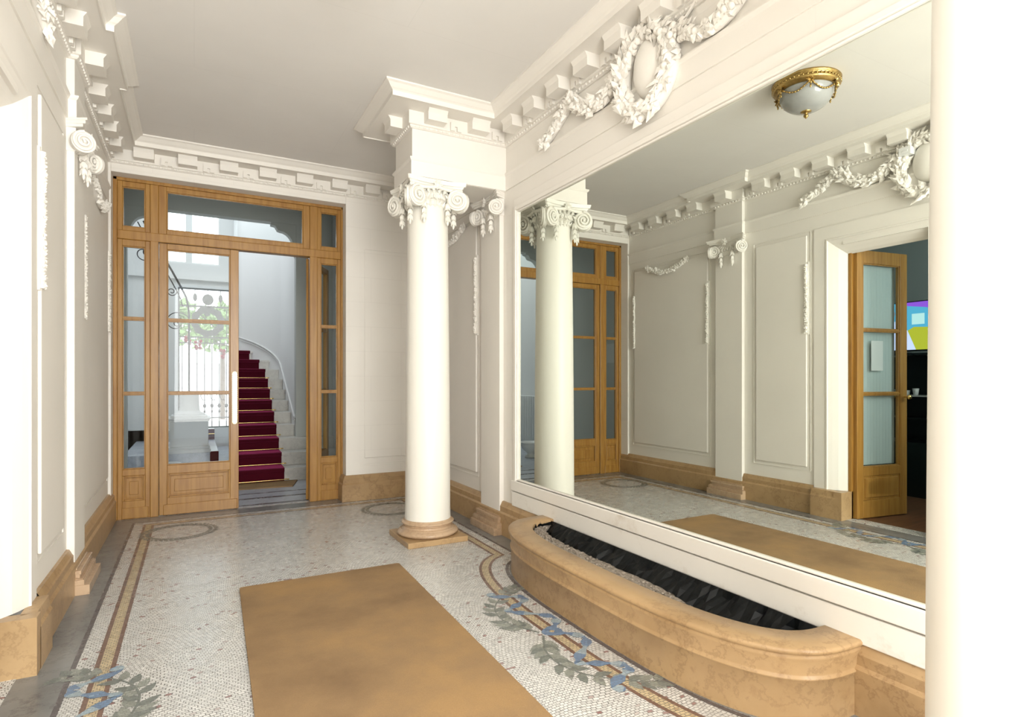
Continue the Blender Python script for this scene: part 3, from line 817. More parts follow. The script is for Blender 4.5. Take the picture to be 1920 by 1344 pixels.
# ------------------------------------------------------------------ coir runner
mb = MB()
def rrect(x0, x1, y0, y1, r, k=6):
    P = []
    for cx, cy, a0 in ((x1 - r, y1 - r, 0), (x0 + r, y1 - r, 90), (x0 + r, y0 + r, 180), (x1 - r, y0 + r, 270)):
        for i in range(k + 1):
            a = R(a0 + 90 * i / k); P.append((cx + r * math.cos(a), cy + r * math.sin(a)))
    return P
P = [(x + .027 * (y - 3.657), y) for x, y in rrect(.226, 1.160, -.15, 3.657, .02)]
mb.prism(P, .001, .013)
tag(build('doormat_runner', mb, 'coir', bevel=.003), 'long tan coir runner lying down the middle of the mosaic floor', 'rug')

# ------------------------------------------------------------------ ceiling lamp (seen in the mirror)
lx, ly = .655, 2.475
t = thing('ceiling_lamp', 'gilt bronze ceiling light with frosted glass bowl, seen in the mirror', 'lamp', (lx, ly, ZC))
mb = MB(); mb.lathe([(0.0, 3.17), (.205, 3.17), (.212, 3.162), (.206, 3.152), (.196, 3.146), (.200, 3.138), (.206, 3.130), (.198, 3.118), (.186, 3.112), (.178, 3.104), (.168, 3.104), (.168, 3.13), (0, 3.13)], (lx, ly), 56)
for i in range(48):
    a = 2 * PI * i / 48; mb.blob((lx + .203 * math.cos(a), ly + .203 * math.sin(a), 3.137), .008, .008, .009, 6, 5)
build('gilt_ring', mb, 'gilt', t)
mb = MB(); mb.lathe([(.170, 3.115)] + [(.168 * math.cos(R(90) * k / 14) ** .9 if k < 14 else 0, 3.11 - .135 * math.sin(R(90) * k / 14)) for k in range(15)], (lx, ly), 48)
build('glass_bowl', mb, 'frost', t)
for k in range(6):
    a = 2 * PI * k / 6 + .3; mb = MB(); ca, sa = math.cos(a), math.sin(a)
    c = Vector((lx + .19 * ca, ly + .19 * sa, 3.105))
    for q in range(6):
        b = 2 * PI * q / 6; mb.leaf(tuple(c), Vector((-sa * math.cos(b), ca * math.cos(b), math.sin(b))), (ca, sa, 0), .032, .01)
    mb.blob((c.x, c.y, 3.088), .009, .009, .014, 7, 6); mb.blob((c.x - .004 * ca, c.y - .004 * sa, 3.064), .006, .006, .012, 7, 6)
    mb.tube([(lx + (.185 - .018 * math.sin(PI * i / 10)) * math.cos(a + PI / 3 * i / 10), ly + (.185 - .018 * math.sin(PI * i / 10)) * math.sin(a + PI / 3 * i / 10), 3.10 - .045 * math.sin(PI * i / 10)) for i in range(11)], .0045, 6)
    for i in range(1, 10):
        a2 = a + PI / 3 * i / 10; rr = .187 - .018 * math.sin(PI * i / 10)
        mb.blob((lx + rr * math.cos(a2), ly + rr * math.sin(a2), 3.10 - .045 * math.sin(PI * i / 10)), .007, .007, .007, 5, 4)
    build('bow_and_swag', mb, 'gilt', t)
mb = MB(); mb.lathe([(.0, 2.985), (.030, 2.982), (.034, 2.976), (.022, 2.970), (.010, 2.966), (.008, 2.960), (.016, 2.952), (.015, 2.944), (.006, 2.936), (0, 2.928)], (lx, ly), 20)
for q in range(8):
    b = 2 * PI * q / 8; mb.leaf((lx, ly, 2.976), (math.cos(b), math.sin(b), .25), (0, 0, -1), .05, .012, lift=.1)
build('finial', mb, 'gilt', t)

# ------------------------------------------------------------------ glazed oak screen at the far end
def panelled(mb, x0, x1, z0, z1, y):
    # moulded timber panel face at plane y (towards the viewer is -y)
    mb.box(x0, x1, y, y + .03, z0, z1)
    for e, d in ((.0, .014), (.012, .006)):
        pass
def frame_rect(mb, x0, x1, z0, z1, w_, y0, y1):
    mb.box(x0, x0 + w_, y0, y1, z0, z1); mb.box(x1 - w_, x1, y0, y1, z0, z1); mb.box(x0 + w_, x1 - w_, y0, y1, z0, z0 + w_); mb.box(x0 + w_, x1 - w_, y0, y1, z1 - w_, z1)
SY = 5.945
scr = thing('window_1', 'oak and glass screen filling the far opening round the doors', None, ((OX0 + OX1) / 2, 6.0, 0), kind='structure')
if 'category' in scr: del scr['category']
mb = MB()
mb.box(OX0, -.572, SY - .015, 6.03, 0, OZ); mb.box(1.288, OX1, SY - .015, 6.03, 0, OZ); mb.box(OX0, OX1, SY - .015, 6.03, 2.885, OZ)
build('outer_frame', mb, 'wood', scr, bevel=.004)
for x0, x1 in ((-.335, -.272), (.99, 1.062)):
    mb = MB(); mb.box(x0, x1, SY - .010, 6.03, 0, 2.885); build('mullion', mb, 'wood', scr, bevel=.005)
mb = MB(); mb.box(-.572, 1.288, SY - .013, 6.03, 2.390, 2.466); build('transom', mb, 'wood', scr, bevel=.006)
def sash(x0, x1, z0, z1, gx0, gx1, gz0, gz1, bars, parent, yy=SY, panel=None, name='sash'):
    mb = MB(); y1 = yy + .045
    mb.box(x0, gx0, yy, y1, z0, z1); mb.box(gx1, x1, yy, y1, z0, z1); mb.box(gx0, gx1, yy, y1, gz1, z1)
    if panel is None: mb.box(gx0, gx1, yy, y1, z0, gz0)
    else:
        pz0, pz1 = panel
        mb.box(gx0, gx1, yy, y1, pz1, gz0); mb.box(gx0, gx1, yy, y1, z0, pz0)
    o = build(name, mb, 'wood', parent, bevel=.003)
    mb = MB(); frame_rect(mb, gx0, gx1, gz0, gz1, .009, yy + .008, y1 - .008)
    for b in bars:
        mb.box(gx0, gx1, yy + .010, y1 - .008, b - .017, b + .017); mb.box(gx0, gx1, yy + .002, y1 - .002, b - .007, b + .007)
    build('glazing_bead', mb, 'wood', o, bevel=.002)
    zs = [gz0] + list(bars) + [gz1]
    for a, b in zip(zs[:-1], zs[1:]):
        mb = MB(); mb.box(gx0 + .002, gx1 - .002, yy + .020, yy + .024, a, b); build('glass_pane', mb, 'glass', o)
    if panel:
        mb = MB(); pz0, pz1 = panel; e = .0
        mb.box(gx0, gx1, yy + .016, y1 - .008, pz0, pz1)
        frame_rect(mb, gx0, gx1, pz0, pz1, .014, yy - .004, yy + .02)
        w_ = gx1 - gx0; ix = min(.055, w_ * .30)
        mb.box(gx0 + ix, gx1 - ix, yy + .004, y1, pz0 + .05, pz1 - .05)
        mb.box(gx0 + .022, gx1 - .022, yy + .012, y1, pz0 + .022, pz1 - .022)
        build('lower_panel', mb, 'wood', o, bevel=.004)
        mb = MB(); mb.box(x0 + .03, x1 - .012, yy - .008, yy + .01, .004, .098); build('kick_board', mb, 'wood', o, bevel=.006)
    return o
BAR = [1.073, 1.716]
sash(-.572, -.335, .0, 2.39, -.537, -.371, .425, 2.335, BAR, scr, panel=(.155, .37))
sash(1.062, 1.288, .0, 2.39, 1.095, 1.255, .425, 2.335, BAR, scr, panel=(.155, .37))
sash(-.572, -.335, 2.466, 2.885, -.537, -.371, 2.500, 2.840, [], scr)
sash(1.062, 1.288, 2.466, 2.885, 1.095, 1.255, 2.500, 2.840, [], scr)
sash(-.272, .99, 2.466, 2.885, -.212, .930, 2.505, 2.842, [], scr)
def leaf_door(name, label, xf=None, handle=True, flip=1):
    t = thing(name, label, None, (0, 0, 0), kind='structure')
    return t
d1 = thing('door_1', 'closed oak and glass door leaf with a long brass push plate', None, (-.268, 6.0, 0), kind='structure')
if 'category' in d1: del d1['category']
sash(-.268, .362, .006, 2.386, -.208, .290, .440, 2.335, BAR, d1, panel=(.155, .365), name='leaf')
mb = MB()
P = rrect(-.021, .021, -.24, .24, .02)
pl = MB(); n = len(P)
pl.add([(.328 + a, SY - .008, 1.025 + b) for a, b in P] + [(.328 + a, SY, 1.025 + b) for a, b in P], [tuple(range(n)), tuple(range(n, 2 * n))[::-1]] + [(i, n + i, n + (i + 1) % n, (i + 1) % n) for i in range(n)])
for i in range(24):
    for sx in (-.021, .021): pl.blob((.328 + sx, SY - .006, .80 + .45 * i / 23), .004, .004, .008, 5, 4)
build('push_plate', pl, 'brass', d1, bevel=.002, label='long polished brass push plate')
# open right-hand leaf, swung away into the stair hall
d2 = thing('door_2', 'open oak and glass door leaf swung back into the stair hall', None, (.99, 6.02, 0), kind='structure')
if 'category' in d2: del d2['category']
class XMB(MB): pass
XF = Matrix.Translation((.985, 6.035, 0)) @ Matrix.Rotation(R(117) - PI, 4, 'Z')
_old = MB.__init__
def _init(s): _old(s); s.xf = XF
MB.__init__ = _init
# local: hinge at x=0, leaf towards -x before turning
XF = Matrix.Translation((.99, 6.035, 0)) @ Matrix.Rotation(-R(117), 4, 'Z')
sash(-.625, 0.0, .006, 2.386, -.565, -.06, .440, 2.335, BAR, d2, yy=-.02, panel=(.155, .365), name='leaf')
MB.__init__ = _old

# ------------------------------------------------------------------ side door on the left wall
# casing: fielded architrave, cavetto reveal, oak lining
mb = MB()
cas = [(3.275, 0), (3.275, .012), (3.165, .012), (3.160, .018), (3.150, .018), (3.145, .010), (3.115, -.006), (3.075, -.03), (3.04, -.06), (3.02, -.085)]
zt = 2.525
v = []
for yy, p in cas: v += [(XL + p, yy, .236), (XL + p, yy, zt - (3.275 - yy))]
n = len(cas); mb.add(v, [(2 * i, 2 * i + 1, 2 * i + 3, 2 * i + 2) for i in range(n - 1)])
v = []
mid = (DY0 + DY1) / 2
for yy, p in cas: v += [(XL + p, yy, zt - (3.275 - yy)), (XL + p, 2 * mid - yy, zt - (3.275 - yy))]
mb.add(v, [(2 * i, 2 * i + 1, 2 * i + 3, 2 * i + 2) for i in range(n - 1)])
v = []
for yy, p in cas: v += [(XL + p, 2 * mid - yy, .0), (XL + p, 2 * mid - yy, zt - (3.275 - yy))]
mb.add(v, [(2 * i, 2 * i + 2, 2 * i + 3, 2 * i + 1) for i in range(n - 1)])
struct('trim_7', mb, 'plaster', label='moulded plaster casing round the side door')
mb = MB()
mb.box(XL - .15, XL - .078, DY1 - .0, DY1 + .03, 0, DZ + .03); mb.box(XL - .15, XL - .078, DY0 - .03, DY0, 0, DZ + .03); mb.box(XL - .15, XL - .078, DY0, DY1, DZ, DZ + .03)
struct('trim_8', mb, 'wood', bevel=.003, label='oak lining of the side door')
mb = MB(); mb.box(XL - .10, XL + .0, DY0 - .02, DY1 + .04, .0, .003); struct('trim_9', mb, 'mosaic')
d3 = thing('door_3', 'oak side door standing open with pale curtains behind its glass', None, (XL - .12, DY1 - .01, 0), kind='structure')
if 'category' in d3: del d3['category']
XF = Matrix.Translation((XL - .10, DY1 - .012, 0)) @ Matrix.Rotation(R(188.5), 4, 'Z')
MB.__init__ = _init
o3 = sash(0.0, .60, .006, 2.30, .075, .515, .44, 2.19, [1.07, 1.62], d3, yy=-.02, panel=(.155, .365), name='leaf')
mb = MB(); n = 60; v = []
for i in range(n + 1):
    x = .066 + .458 * i / n; yy = -.036 + .0012 * math.sin(i * .5) + .0012 * math.sin(i * 1.3)
    v += [(x, yy, .45), (x, yy, 2.185)]
mb.add(v, [(2 * i, 2 * i + 1, 2 * i + 3, 2 * i + 2) for i in range(n)], 0, True); build('curtain', mb, 'curtain', d3)
mb = MB(); mb.box(.20, .34, -.004, -.0025, 1.27, 1.53); build('paper_note', mb, 'paper', d3)
mb = MB(); mb.tube([(.562, -.02, 1.04), (.562, -.06, 1.04)], .006, 8); mb.blob((.562, -.075, 1.04), .022, .016, .022, 10, 8)
mb.tube([(.562, .02, 1.04), (.562, .06, 1.04)], .006, 8); mb.blob((.562, .075, 1.04), .022, .016, .022, 10, 8)
build('knob', mb, 'brass', d3, label='brass door knob')
mb = MB()
for zz in (.35, 1.3, 2.05): mb.box(-.008, .012, -.032, -.020, zz - .04, zz + .04)
build('hinge', mb, 'white', d3)
MB.__init__ = _old
# the small dim office behind it
mb = MB(); mb.box(-2.9, -2.8, 1.0, 4.6, 0, 2.9); mb.box(-2.9, XL - .15, 4.6, 4.7, 0, 2.9)
mb.box(-2.9, -2.1, .9, 1.0, 0, 2.9); mb.box(-1.1, XL - .15, .9, 1.0, 0, 2.9); mb.box(-2.1, -1.1, .9, 1.0, 0, 1.3); mb.box(-2.1, -1.1, .9, 1.0, 2.7, 2.9)
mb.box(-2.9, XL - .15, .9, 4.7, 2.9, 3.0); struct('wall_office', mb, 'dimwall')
mb = MB(); mb.box(-2.9, XL - .10, .9, 4.7, -.1, -.001); struct('floor_office', mb, 'woodf')
# television
t = thing('television', 'small flat television switched on, glimpsed through the open side door in the mirror', 'television', (-2.28, 3.5, 1.47))
mb = MB(); mb.box(-2.33, -2.285, 3.07, 3.93, 1.485, 2.00); mb.box(-2.35, -2.25, 3.35, 3.65, 1.462, 1.472); mb.box(-2.32, -2.30, 3.45, 3.55, 1.47, 1.49)
build('casing', mb, 'black', t, bevel=.003)
M['e1'] = mat_emit('screen_cyan', (.10, .48, .75), .55); M['e2'] = mat_emit('screen_violet', (.28, .10, .75), .6); M['e3'] = mat_emit('screen_shirt', (.50, .60, .90), .75)
M['e4'] = mat_emit('screen_lime', (.45, .50, .04), .6); M['e5'] = mat_emit('screen_skin', (.35, .16, .10), .5); M['e6'] = mat_emit('screen_pale', (.42, .70, .72), .7)
mb = MB(); X = -2.284
def sc(poly, mi, k): mb.add([(X + .0006 * k, y, z) for y, z in poly], [tuple(range(len(poly)))], mi)
sc([(3.08, 1.50), (3.92, 1.50), (3.92, 1.99), (3.08, 1.99)], 0, 0)
sc([(3.08, 1.99), (3.42, 1.99), (3.36, 1.955), (3.20, 1.93), (3.08, 1.90)], 1, 1)
sc([(3.08, 1.50), (3.30, 1.50), (3.36, 1.70), (3.30, 1.735), (3.08, 1.72)], 3, 1)
sc([(3.20, 1.76), (3.32, 1.76), (3.32, 1.87), (3.20, 1.87)], 5, 1)
sc([(3.28, 1.50), (3.80, 1.50), (3.72, 1.78), (3.60, 1.81), (3.45, 1.80), (3.36, 1.70)], 2, 2)
sc([(3.56 + .075 * math.cos(a * PI / 8), 1.885 + .085 * math.sin(a * PI / 8)) for a in range(16)], 4, 3)
build('screen', mb, ['e1', 'e2', 'e3', 'e4', 'e5', 'e6'], t)
t = thing('shelf_cabinet', 'tall black cabinet with one grey shelf under the television', 'cabinet', (-2.35, 3.4, 0))
mb = MB(); mb.box(-2.62, -2.60, 2.85, 3.95, 0, 1.44); mb.box(-2.62, -2.18, 2.85, 2.88, 0, 1.44); mb.box(-2.62, -2.18, 3.92, 3.95, 0, 1.44); mb.box(-2.62, -2.16, 2.83, 3.97, 1.44, 1.46); mb.box(-2.62, -2.18, 2.88, 3.92, 0, .55)
build('carcass', mb, 'black', t)
for zz in (.80, 1.03): mb = MB(); mb.box(-2.60, -2.19, 2.88, 3.92, zz - .012, zz); build('shelf', mb, 'hallgrey' if zz > 1 else 'black', t)  # upper shelf grey, lower one black
for yy, r_, h_ in ((3.26, .03, .07), (3.34, .026, .05), (3.43, .034, .06)):
    mb = MB(); mb.lathe([(0, 1.031), (r_ * .7, 1.031), (r_, 1.031 + h_), (r_ * .9, 1.031 + h_), (r_ * .6, 1.04), (0, 1.04)], (-2.24, yy), 16)
    tag(build('cup', mb, 'white'), {3.26: 'tall pale cup on the black shelf, nearest the door jamb', 3.34: 'low pale cup in the middle of the black shelf', 3.43: 'wide pale cup on the black shelf, nearest the open door'}[yy], 'cup')

# ------------------------------------------------------------------ stair hall shell
HX0, HX1, HY1 = -.80, 1.62, 8.0
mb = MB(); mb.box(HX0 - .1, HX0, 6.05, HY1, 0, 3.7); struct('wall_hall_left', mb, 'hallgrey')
mb = MB(); mb.box(HX1, HX1 + .1, 6.05, HY1 + .2, 0, 3.7); struct('wall_hall_right', mb, 'hall')
mb = MB(); mb.box(HX0 - .1, HX1 + .1, 6.05, HY1, 3.55, 3.65)
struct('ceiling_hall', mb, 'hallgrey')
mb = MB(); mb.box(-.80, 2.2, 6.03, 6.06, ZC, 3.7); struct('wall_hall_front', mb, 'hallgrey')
# arch screen with bracketed corners
mb = MB(); az = 3.20; ax0, ax1 = -.68, 1.163
mb.box(ax1, HX1 + .1, HY1, HY1 + .14, 0, az + .0); mb.box(HX0 - .4, ax0, HY1, HY1 + .14, 0, az); mb.box(HX0 - .4, HX1 + .1, HY1, HY1 + .14, az, 6)
def bracket(x, s):
    P = [(0, 0), (0, -.42), (.02 * s, -.38), (.03 * s, -.30)] + [(s * (.03 + .16 * (1 - math.cos(R(90) * k / 6))), -.30 + .20 * math.sin(R(90) * k / 6)) for k in range(7)] + [(s * .22, -.09), (s * .25, -.04), (s * .30, -.03), (s * .30, 0)]
    m = len(P); v = [(x + a, HY1 + .01, az + b) for a, b in P] + [(x + a, HY1 + .13, az + b) for a, b in P]
    mb.add(v, [tuple(range(m)), tuple(range(m, 2 * m))[::-1]] + [(i, (i + 1) % m, m + (i + 1) % m, m + i) for i in range(m)])
bracket(ax0, 1); bracket(ax1, -1)
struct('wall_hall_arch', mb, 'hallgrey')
# curved stairwell wall on the right, running on to the garden door wall
cx, cy, cr = .1, 9.4, 1.065
arc = [(ax1 + .002, HY1 + .1), (ax1 + .002, 9.4)] + [(cx + cr * math.cos(R(a)), cy + cr * math.sin(R(a))) for a in range(5, 62, 4)] + [(.62, 10.6), (.62, 11.6)]
mb = MB(); mb.sweep(arc, [(0, 0), (0, 6.0), (-.12, 6.0), (-.12, 0)], smooth=False); mb.sm = [True] * len(mb.sm)
struct('wall_stair', mb, 'hall')
GY = 11.6
mb = MB(); gx0, gx1, gz0, gz1 = -.245, .57, .33, 2.79
mb.box(-1.3, gx0, GY, GY + .15, 0, 3.2); mb.box(gx1, .8, GY, GY + .15, 0, 3.2); mb.box(gx0, gx1, GY, GY + .15, gz1, 3.2); mb.box(-1.3, .8, GY, GY + .15, 0, gz0)
mb.box(-1.3, -.42, GY, GY + .15, 3.2, 6); mb.box(.41, .8, GY, GY + .15, 3.2, 6); mb.box(-.42, .41, GY, GY + .15, 4.15, 6)
mb.box(-1.3, .8, GY - .05, GY, 2.92, 2.98)
struct('wall_garden', mb, 'hall')
mb = MB(); mb.box(-1.2, -1.1, 8.0, GY, 0, 6); struct('wall_stair_left', mb, 'hall')
win = MB(); frame_rect(win, -.42, .41, 3.2, 4.15, .03, GY + .03, GY + .08); win.box(-.13, -.03, GY + .02, GY + .09, 3.2, 4.15)
wn = struct('window_2', win, 'white')
mb = MB(); mb.box(-.40, -.13, GY + .05, GY + .055, 3.22, 4.13); mb.box(-.03, .39, GY + .05, GY + .055, 3.22, 4.13); build('glass_pane', mb, 'glass', wn)
mb = MB(); mb.box(-1.2, HX1 + .2, 8.0, GY + .15, 6.0, 6.1); struct('ceiling_stair', mb, 'hall')

# staircase
RI, TR = .149, .290
def ny(n): return 7.30 + TR * (n - 1)
st = thing('staircase', 'white marble staircase climbing and curving left beyond the glazed doors', 'staircase', (.8, 7.3, 0))
NS = 11
def xr_at(y):
    if y < HY1: return HX1
    if y <= 9.4: return ax1
    return max(cx + math.sqrt(max(.01, cr * cr - (y - cy) ** 2)), .0484 * y + .14)
def xl_at(y): return .0484 * y + .03
for n in range(1, NS + 1):
    y0 = ny(n); y1 = ny(n + 1) + .02
    m_ = MB()
    def slab(ya, yb, z0, z1, ex=0):
        if ya < HY1 < yb and n <= 3: pts = [(xl_at(ya) , ya), (HX1, ya), (HX1, min(yb, HY1)), (ax1, min(yb, HY1)), (ax1, yb), (xl_at(yb), yb)]
        elif n <= 2: pts = [(xl_at(ya), ya), (HX1, ya), (HX1, yb), (xl_at(yb), yb)]
        else:
            ks = [ya + (yb - ya) * k / 4 for k in range(5)]
            pts = [(xl_at(ya), ya)] + [(xr_at(max(q, HY1 + .01)) if n > 3 else (HX1 if q < HY1 else ax1), q) for q in ks] + [(xl_at(yb), yb)]
        m_.prism(pts, z0, z1)
    slab(y0, y1, RI * (n - 1) if n < 4 else RI * (n - 1) - .05, RI * n - .030); slab(y0 - .022, y1, RI * n - .030, RI * n)
    build('step', m_, 'step', st, bevel=.003)
# moulded skirting climbing the wall
sk = []
def wallpt(y):
    return (xr_at(y) - .012, y)
for i in range(40):
    y = HY1 + .06 + (10.33 - HY1 - .06) * i / 39
    sk.append((*wallpt(y), .149 * ((y - 7.30) / TR + 1) + .16))
mb = MB(); mb.tube(sk, .014, 8); mb.tube([(a, b, c - .035) for a, b, c in sk], .009, 8)
build('wall_string', mb, 'hall', st)
# runner
mb = MB(); v = []; CW0, CW1 = .36, .93; th = .008
prof = [(7.30 - .010, 0.001)]
for n in range(1, NS + 1):
    y0 = ny(n)
    prof += [(y0 - .010, RI * n - .034), (y0 - .032, RI * n - .030), (y0 - .034, RI * n + .004), (y0 - .02, RI * n + .010), (ny(n + 1) - .012, RI * n + .010)]
def cxr(y): return CW1 - (.03 * (1 - (y - 7.3) / 2.0)) + .03 - (0 if y < 9.4 else (y - 9.4) ** 2 * .32)
for yy, zz in prof: v += [(xl_at(yy) + .02, yy, zz), (cxr(yy), yy, zz), (cxr(yy), yy + .006, zz - .006)]
k = len(prof); mb.add(v, [(3 * i, 3 * i + 1, 3 * i + 4, 3 * i + 3) for i in range(k - 1)] + [(3 * i + 1, 3 * i + 2, 3 * i + 5, 3 * i + 4) for i in range(k - 1)])
tag(build('stair_runner', mb, 'red', bevel=.0), 'crimson carpet runner going up the white marble stairs', 'carpet')
ORD = ['', 'lowest', 'second', 'third', 'fourth', 'fifth', 'sixth', 'seventh', 'eighth', 'ninth', 'tenth', 'eleventh']
for n in range(1, 10):
    y = ny(n) - .022; z = RI * (n - 1) + .022; mb = MB()
    mb.tube([(xl_at(y), y, z), (cxr(y) + .03, y, z)], .006, 8); mb.blob((cxr(y) + .042, y, z), .012, .009, .009, 8, 6); mb.box(cxr(y) + .012, cxr(y) + .022, y - .006, y + .022, z - .008, z + .008)
    tag(build('stair_rod', mb, 'brass'), 'brass carpet rod across the foot of the %s riser counted from the floor' % ORD[n], 'stair rod', 'brass rods holding the stair runner')
mb = MB(); mb.prism([(.30, 6.93), (.965, 6.87), (1.07, 7.25), (.30, 7.27)], .001, .012); tag(build('doormat', mb, 'coir'), 'brown coir doormat at the foot of the red-carpeted stairs', 'doormat')

# low steps to the garden door
gs = thing('garden_steps', 'two low pale steps with red matting leading to the ironwork garden door', 'steps', (.1, 9.4, 0))
mb = MB(); mb.box(-.85, .31, 9.40, GY, 0, .15); build('step', mb, 'hallfloor', gs, bevel=.003)
mb = MB(); mb.box(-.6, .31, 11.35, GY, .15, .33); build('step', mb, 'step', gs, bevel=.003)
for q in ((.20, 9.388, .001), (.16, 11.338, .15)):
    mb = MB(); mb.box(q[0], .31, q[1], q[1] + .012, q[2], q[2] + .16 + (.022 if q[2] > .1 else 0)); build('red_matting', mb, 'red', gs)
mb = MB(); mb.tube([(.12, 11.325, .25), (.31, 11.325, .25)], .007, 8); build('rod', mb, 'brass', gs)
# newel pedestal
t = thing('newel_pedestal', 'squat white pedestal with turned newel seen low through the closed glazed door', 'pedestal', (-.06, 9.65, .15))
mb = MB(); c = (-.06, 9.65)
for (h, z0, z1) in ((.27, .15, .20), (.255, .20, .24), (.24, .24, .60), (.255, .60, .62), (.272, .62, .65), (.23, .65, .68)):
    mb.box(c[0] - h, c[0] + h, c[1] - h, c[1] + h, z0, z1)
build('pedestal_block', mb, 'hall', t, bevel=.008)
mb = MB(); mb.lathe([(.20, .68), (.20, .70), (.15, .72), (.13, .75), (.125, .85), (.12, 1.0), (.12, 1.02), (0, 1.02)], c, 32); build('newel_drum', mb, 'hall', t)
# iron balustrade rising to the left
t = thing('stair_railing', 'black wrought iron handrail with scrolls rising to the left behind the closed door', 'railing', (-.07, 9.6, 1.02))
mb = MB(); RY = 9.6
rail = [(-.065, RY, 1.01), (-.065, RY, 2.10), (-.075, RY, 2.25), (-.10, RY, 2.37), (-.16, RY, 2.50), (-.27, RY, 2.72), (-.45, RY, 3.06), (-.62, RY, 3.40)]
mb.tube(rail, .014, 8); build('handrail', mb, 'iron', t)
mb = MB(); mb.tube([(a - .07, b, c_ - .02) for a, b, c_ in rail[2:]], .009, 6); build('lower_rail', mb, 'iron', t)
def spiral(cx_, cz, r, a0, turns, sgn=1, tr=.006, y=RY):
    return [(cx_ + (r * (1 - .8 * i / 40)) * math.cos(a0 + sgn * turns * 2 * PI * i / 40), y, cz + (r * (1 - .8 * i / 40)) * math.sin(a0 + sgn * turns * 2 * PI * i / 40)) for i in range(41)]
for (a, b, r, a0, tn, sg) in ((-.22, 2.00, .17, .3, 1.1, 1), (-.20, 1.98, .09, .3, .8, 1), (-.28, 2.44, .07, 1.2, 1.6, -1), (-.47, 2.75, .10, 0, 1.4, 1), (-.62, 2.95, .12, 0, 1.0, -1)):
    mb = MB(); mb.tube(spiral(a, b, r, a0, tn, sg), .007, 6); build('scroll', mb, 'iron', t)
mb = MB(); mb.blob((-.15, RY, 2.02), .04, .02, .028, 10, 7); mb.blob((-.20, RY, 2.02), .016, .016, .04, 8, 6); mb.tube([(-.13, RY, 2.02), (-.07, RY, 2.02)], .007, 6); build('iron_bud', mb, 'iron', t)
mb = MB(); mb.blob((-.60, RY, 2.97), .03, .02, .045, 10, 7); build('iron_bud', mb, 'iron', t)

# ironwork garden door
t = thing('garden_gate', 'tall ironwork garden door with round medallion and vertical bars against daylight', 'gate', (.16, GY + .05, gz0))
yy = GY + .06
mb = MB(); frame_rect(mb, gx0, gx1, gz0, gz1, .025, yy - .015, yy + .015); mb.box(gx0, gx1, yy - .012, yy + .012, 2.46, 2.49); build('gate_frame', mb, 'irong', t)
mcx, mcz = .215, 2.21
mb = MB(); ring = []
for rr, dd in ((.19, .012), (.26, .012)):
    pass
n = 40; v = []
for i in range(n):
    a = 2 * PI * i / n
    for rr, dy in ((.155, -.012), (.265 + .012 * math.sin(10 * a), -.012), (.265 + .012 * math.sin(10 * a), .012), (.155, .012)):
        v.append((mcx + rr * math.cos(a), yy + dy, mcz + rr * math.sin(a)))
mb.add(v, [(4 * i + k, 4 * i + (k + 1) % 4, 4 * ((i + 1) % n) + (k + 1) % 4, 4 * ((i + 1) % n) + k) for i in range(n) for k in range(4)])
mb.tube([(mcx - .11, yy, mcz + .11), (mcx + .02, yy, mcz), (mcx + .11, yy, mcz - .11)], .012, 6); mb.blob((mcx - .01, yy, mcz + .13), .05, .01, .035, 8, 6)
build('medallion', mb, 'irong', t)
mb = MB()
for i in range(9): mb.box(mcx - .20 + .048 * i, mcx - .186 + .048 * i, yy - .01, yy + .01, 1.84, 1.92)
mb.box(gx0, gx1, yy - .012, yy + .012, 1.92, 1.945); mb.box(gx0, gx1, yy - .012, yy + .012, 1.82, 1.84)
mb.blob((mcx, yy, 2.60), .09, .012, .10, 10, 8)
for q in (-.2, .2): mb.blob((mcx + q, yy, 2.63), .035, .012, .07, 8, 6); mb.box(mcx + q - .006, mcx + q + .006, yy - .008, yy + .008, 2.46, 2.79)
mb.box(mcx - .006, mcx + .006, yy - .008, yy + .008, 2.46, 2.79)
for sx in (-1, 1): mb.box(mcx + sx * .30 - .004, mcx + sx * .30 + .004, yy - .007, yy + .007, 1.93, 2.47)
for sx in (-1, 1):
    for k in range(5): mb.box(mcx + sx * .30 - .01, mcx + sx * .30 + .01, yy - .01, yy + .01, 1.95 + .1 * k, 2.02 + .1 * k)
build('fretwork', mb, 'irong', t)
for i in range(7):
    x = gx0 + .06 + i * (gx1 - gx0 - .12) / 6; mb = MB(); mb.tube([(x, yy, gz0 + .02), (x, yy, 1.83)], .008, 6)
    mb.blob((x, yy, .72), .028, .02, .038, 8, 6); mb.blob((x, yy, .62), .018, .018, .03, 8, 6)
    build('bar', mb, 'iron', t)
mb = MB(); mb.box(gx0, gx1, yy - .012, yy + .012, .50, .52)
for i in range(5):
    mb.tube([(gx0 + .1 + .15 * i + .05 * math.cos(a * .4), yy, .90 + .08 * math.sin(a * .4)) for a in range(14)], .007, 6)
build('lower_scrollwork', mb, 'iron', t)
# red flowers on the gate
fl = [(-.10, 11.3, 1.86), (.06, 11.3, 1.80), (.42, 11.3, 1.66)]
for k, (x, y, z) in enumerate(fl):
    mb = MB()
    for q in range(7): mb.blob((x + random.uniform(-.04, .04), y, z + random.uniform(-.09, .05)), .028, .028, .030, 7, 6)
    mb.tube([(x, y, z), (x - .01, y + .15, z + .10), (x, GY + .06, z + .12)], .004, 5)
    tag(build('flower_cluster', mb, 'flower'), ['dark red flower cluster hanging left on the ironwork garden door', 'dark red flower cluster hanging under the medallion of the garden door', 'small dark red flower cluster right of the medallion'][k], 'flower')
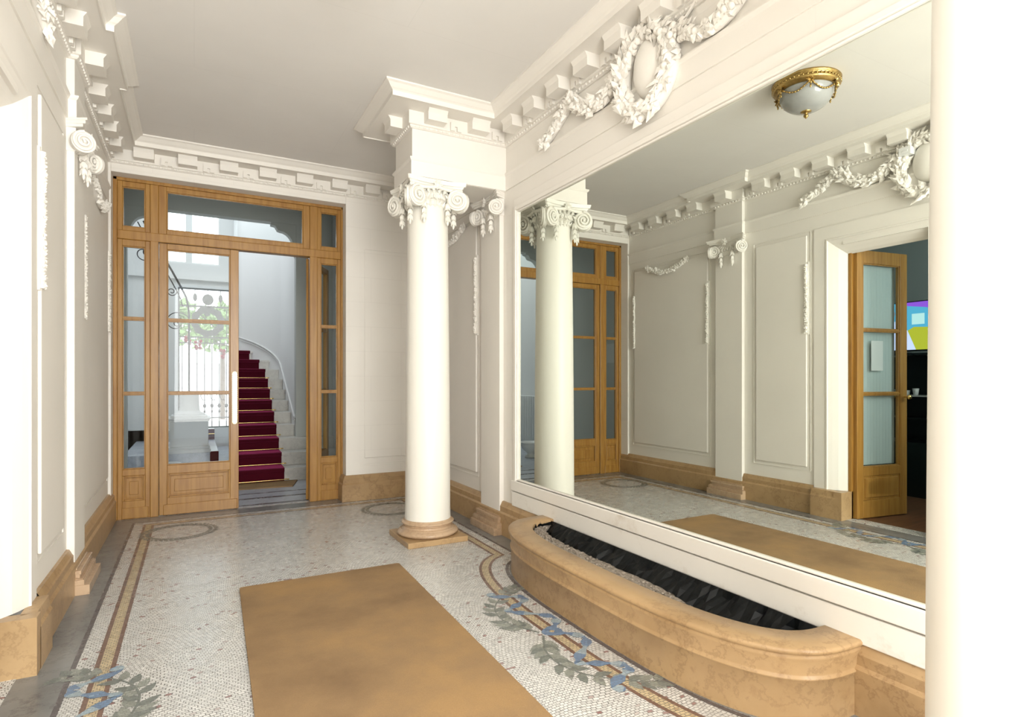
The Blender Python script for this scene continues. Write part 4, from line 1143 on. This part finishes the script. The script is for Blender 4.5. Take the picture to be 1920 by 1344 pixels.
# urn and radiator, notice
t = thing('white_urn', 'white urn-shaped pot on the hall floor, seen at the far edge of the mirror', 'pot', (-.30, 7.72, 0))
mb = MB(); mb.lathe([(0, 0), (.09, 0), (.09, .02), (.05, .05), (.06, .07), (.12, .12), (.15, .18), (.155, .21), (.17, .22), (.17, .235), (.14, .235), (.13, .20), (0, .19)], (-.30, 7.72), 28); build('bowl', mb, 'white', t)
t = thing('radiator', 'white ribbed cast iron radiator against the stair hall wall', 'radiator', (-1.03, 9.1, 0))
for i in range(12):
    mb = MB(); y = 8.70 + .062 * i; mb.box(-1.09, -.96, y, y + .045, .08, .90); build('rib', mb, 'white', t, bevel=.015)
mb = MB(); mb.tube([(-1.03, 8.68, .14), (-1.03, 9.46, .14)], .02, 8); build('pipe', mb, 'white', t)
for q in (8.72, 9.40):
    mb = MB(); mb.box(-1.07, -.99, q, q + .02, 0, .15); build('foot', mb, 'white', t)
mb = MB(); mb.box(HX0, HX0 + .004, 6.30, 6.48, 1.42, 1.68); tag(build('paper_notice', mb, 'paper'), 'printed white notice on the grey stair hall wall, seen in the mirror', 'notice')
mb = MB(); mb.box(HX0, HX0 + .01, 6.05, 8.0, 1.83, 1.85); struct('trim_10', mb, 'hallgrey')

# ------------------------------------------------------------------ garden beyond
mb = MB(); mb.box(-6, 8, 11.76, 24, -.02, .20); struct('ground', mb, 'gravelground')
mb = MB(); mb.box(-4, 6, 17.0, 17.2, .2, 1.60); struct('wall_garden_far', mb, 'white')
def bush(x, y, z, r, label, n=500):
    mb = MB()
    for i in range(n):
        a = random.uniform(0, 2 * PI); b = random.uniform(-.9, PI / 2); rr = r * random.uniform(.5, 1)
        c = Vector((x + rr * math.cos(a) * math.cos(b), y + rr * math.sin(a) * math.cos(b), z + rr * .9 * math.sin(b)))
        mb.leaf(tuple(c), Vector((random.uniform(-1, 1), random.uniform(-1, 1), random.uniform(-.6, 1))), Vector((random.uniform(-1, 1), random.uniform(-1, .2), random.uniform(.1, 1))), r * .28, r * .09)
    t_ = thing('garden_tree', label, 'tree', (x, y, .2))
    build('foliage', mb, 'leafgreen', t_); m2_ = MB(); m2_.tube([(x, y, .2), (x, y, z)], .06, 8); build('trunk', m2_, 'woodd', t_)
bush(-.42, 14.3, 2.35, .62, 'leafy green garden tree outside, on the left behind the ironwork door')
bush(.62, 16.1, 2.35, .72, 'leafy green garden tree outside, on the right behind the ironwork door')
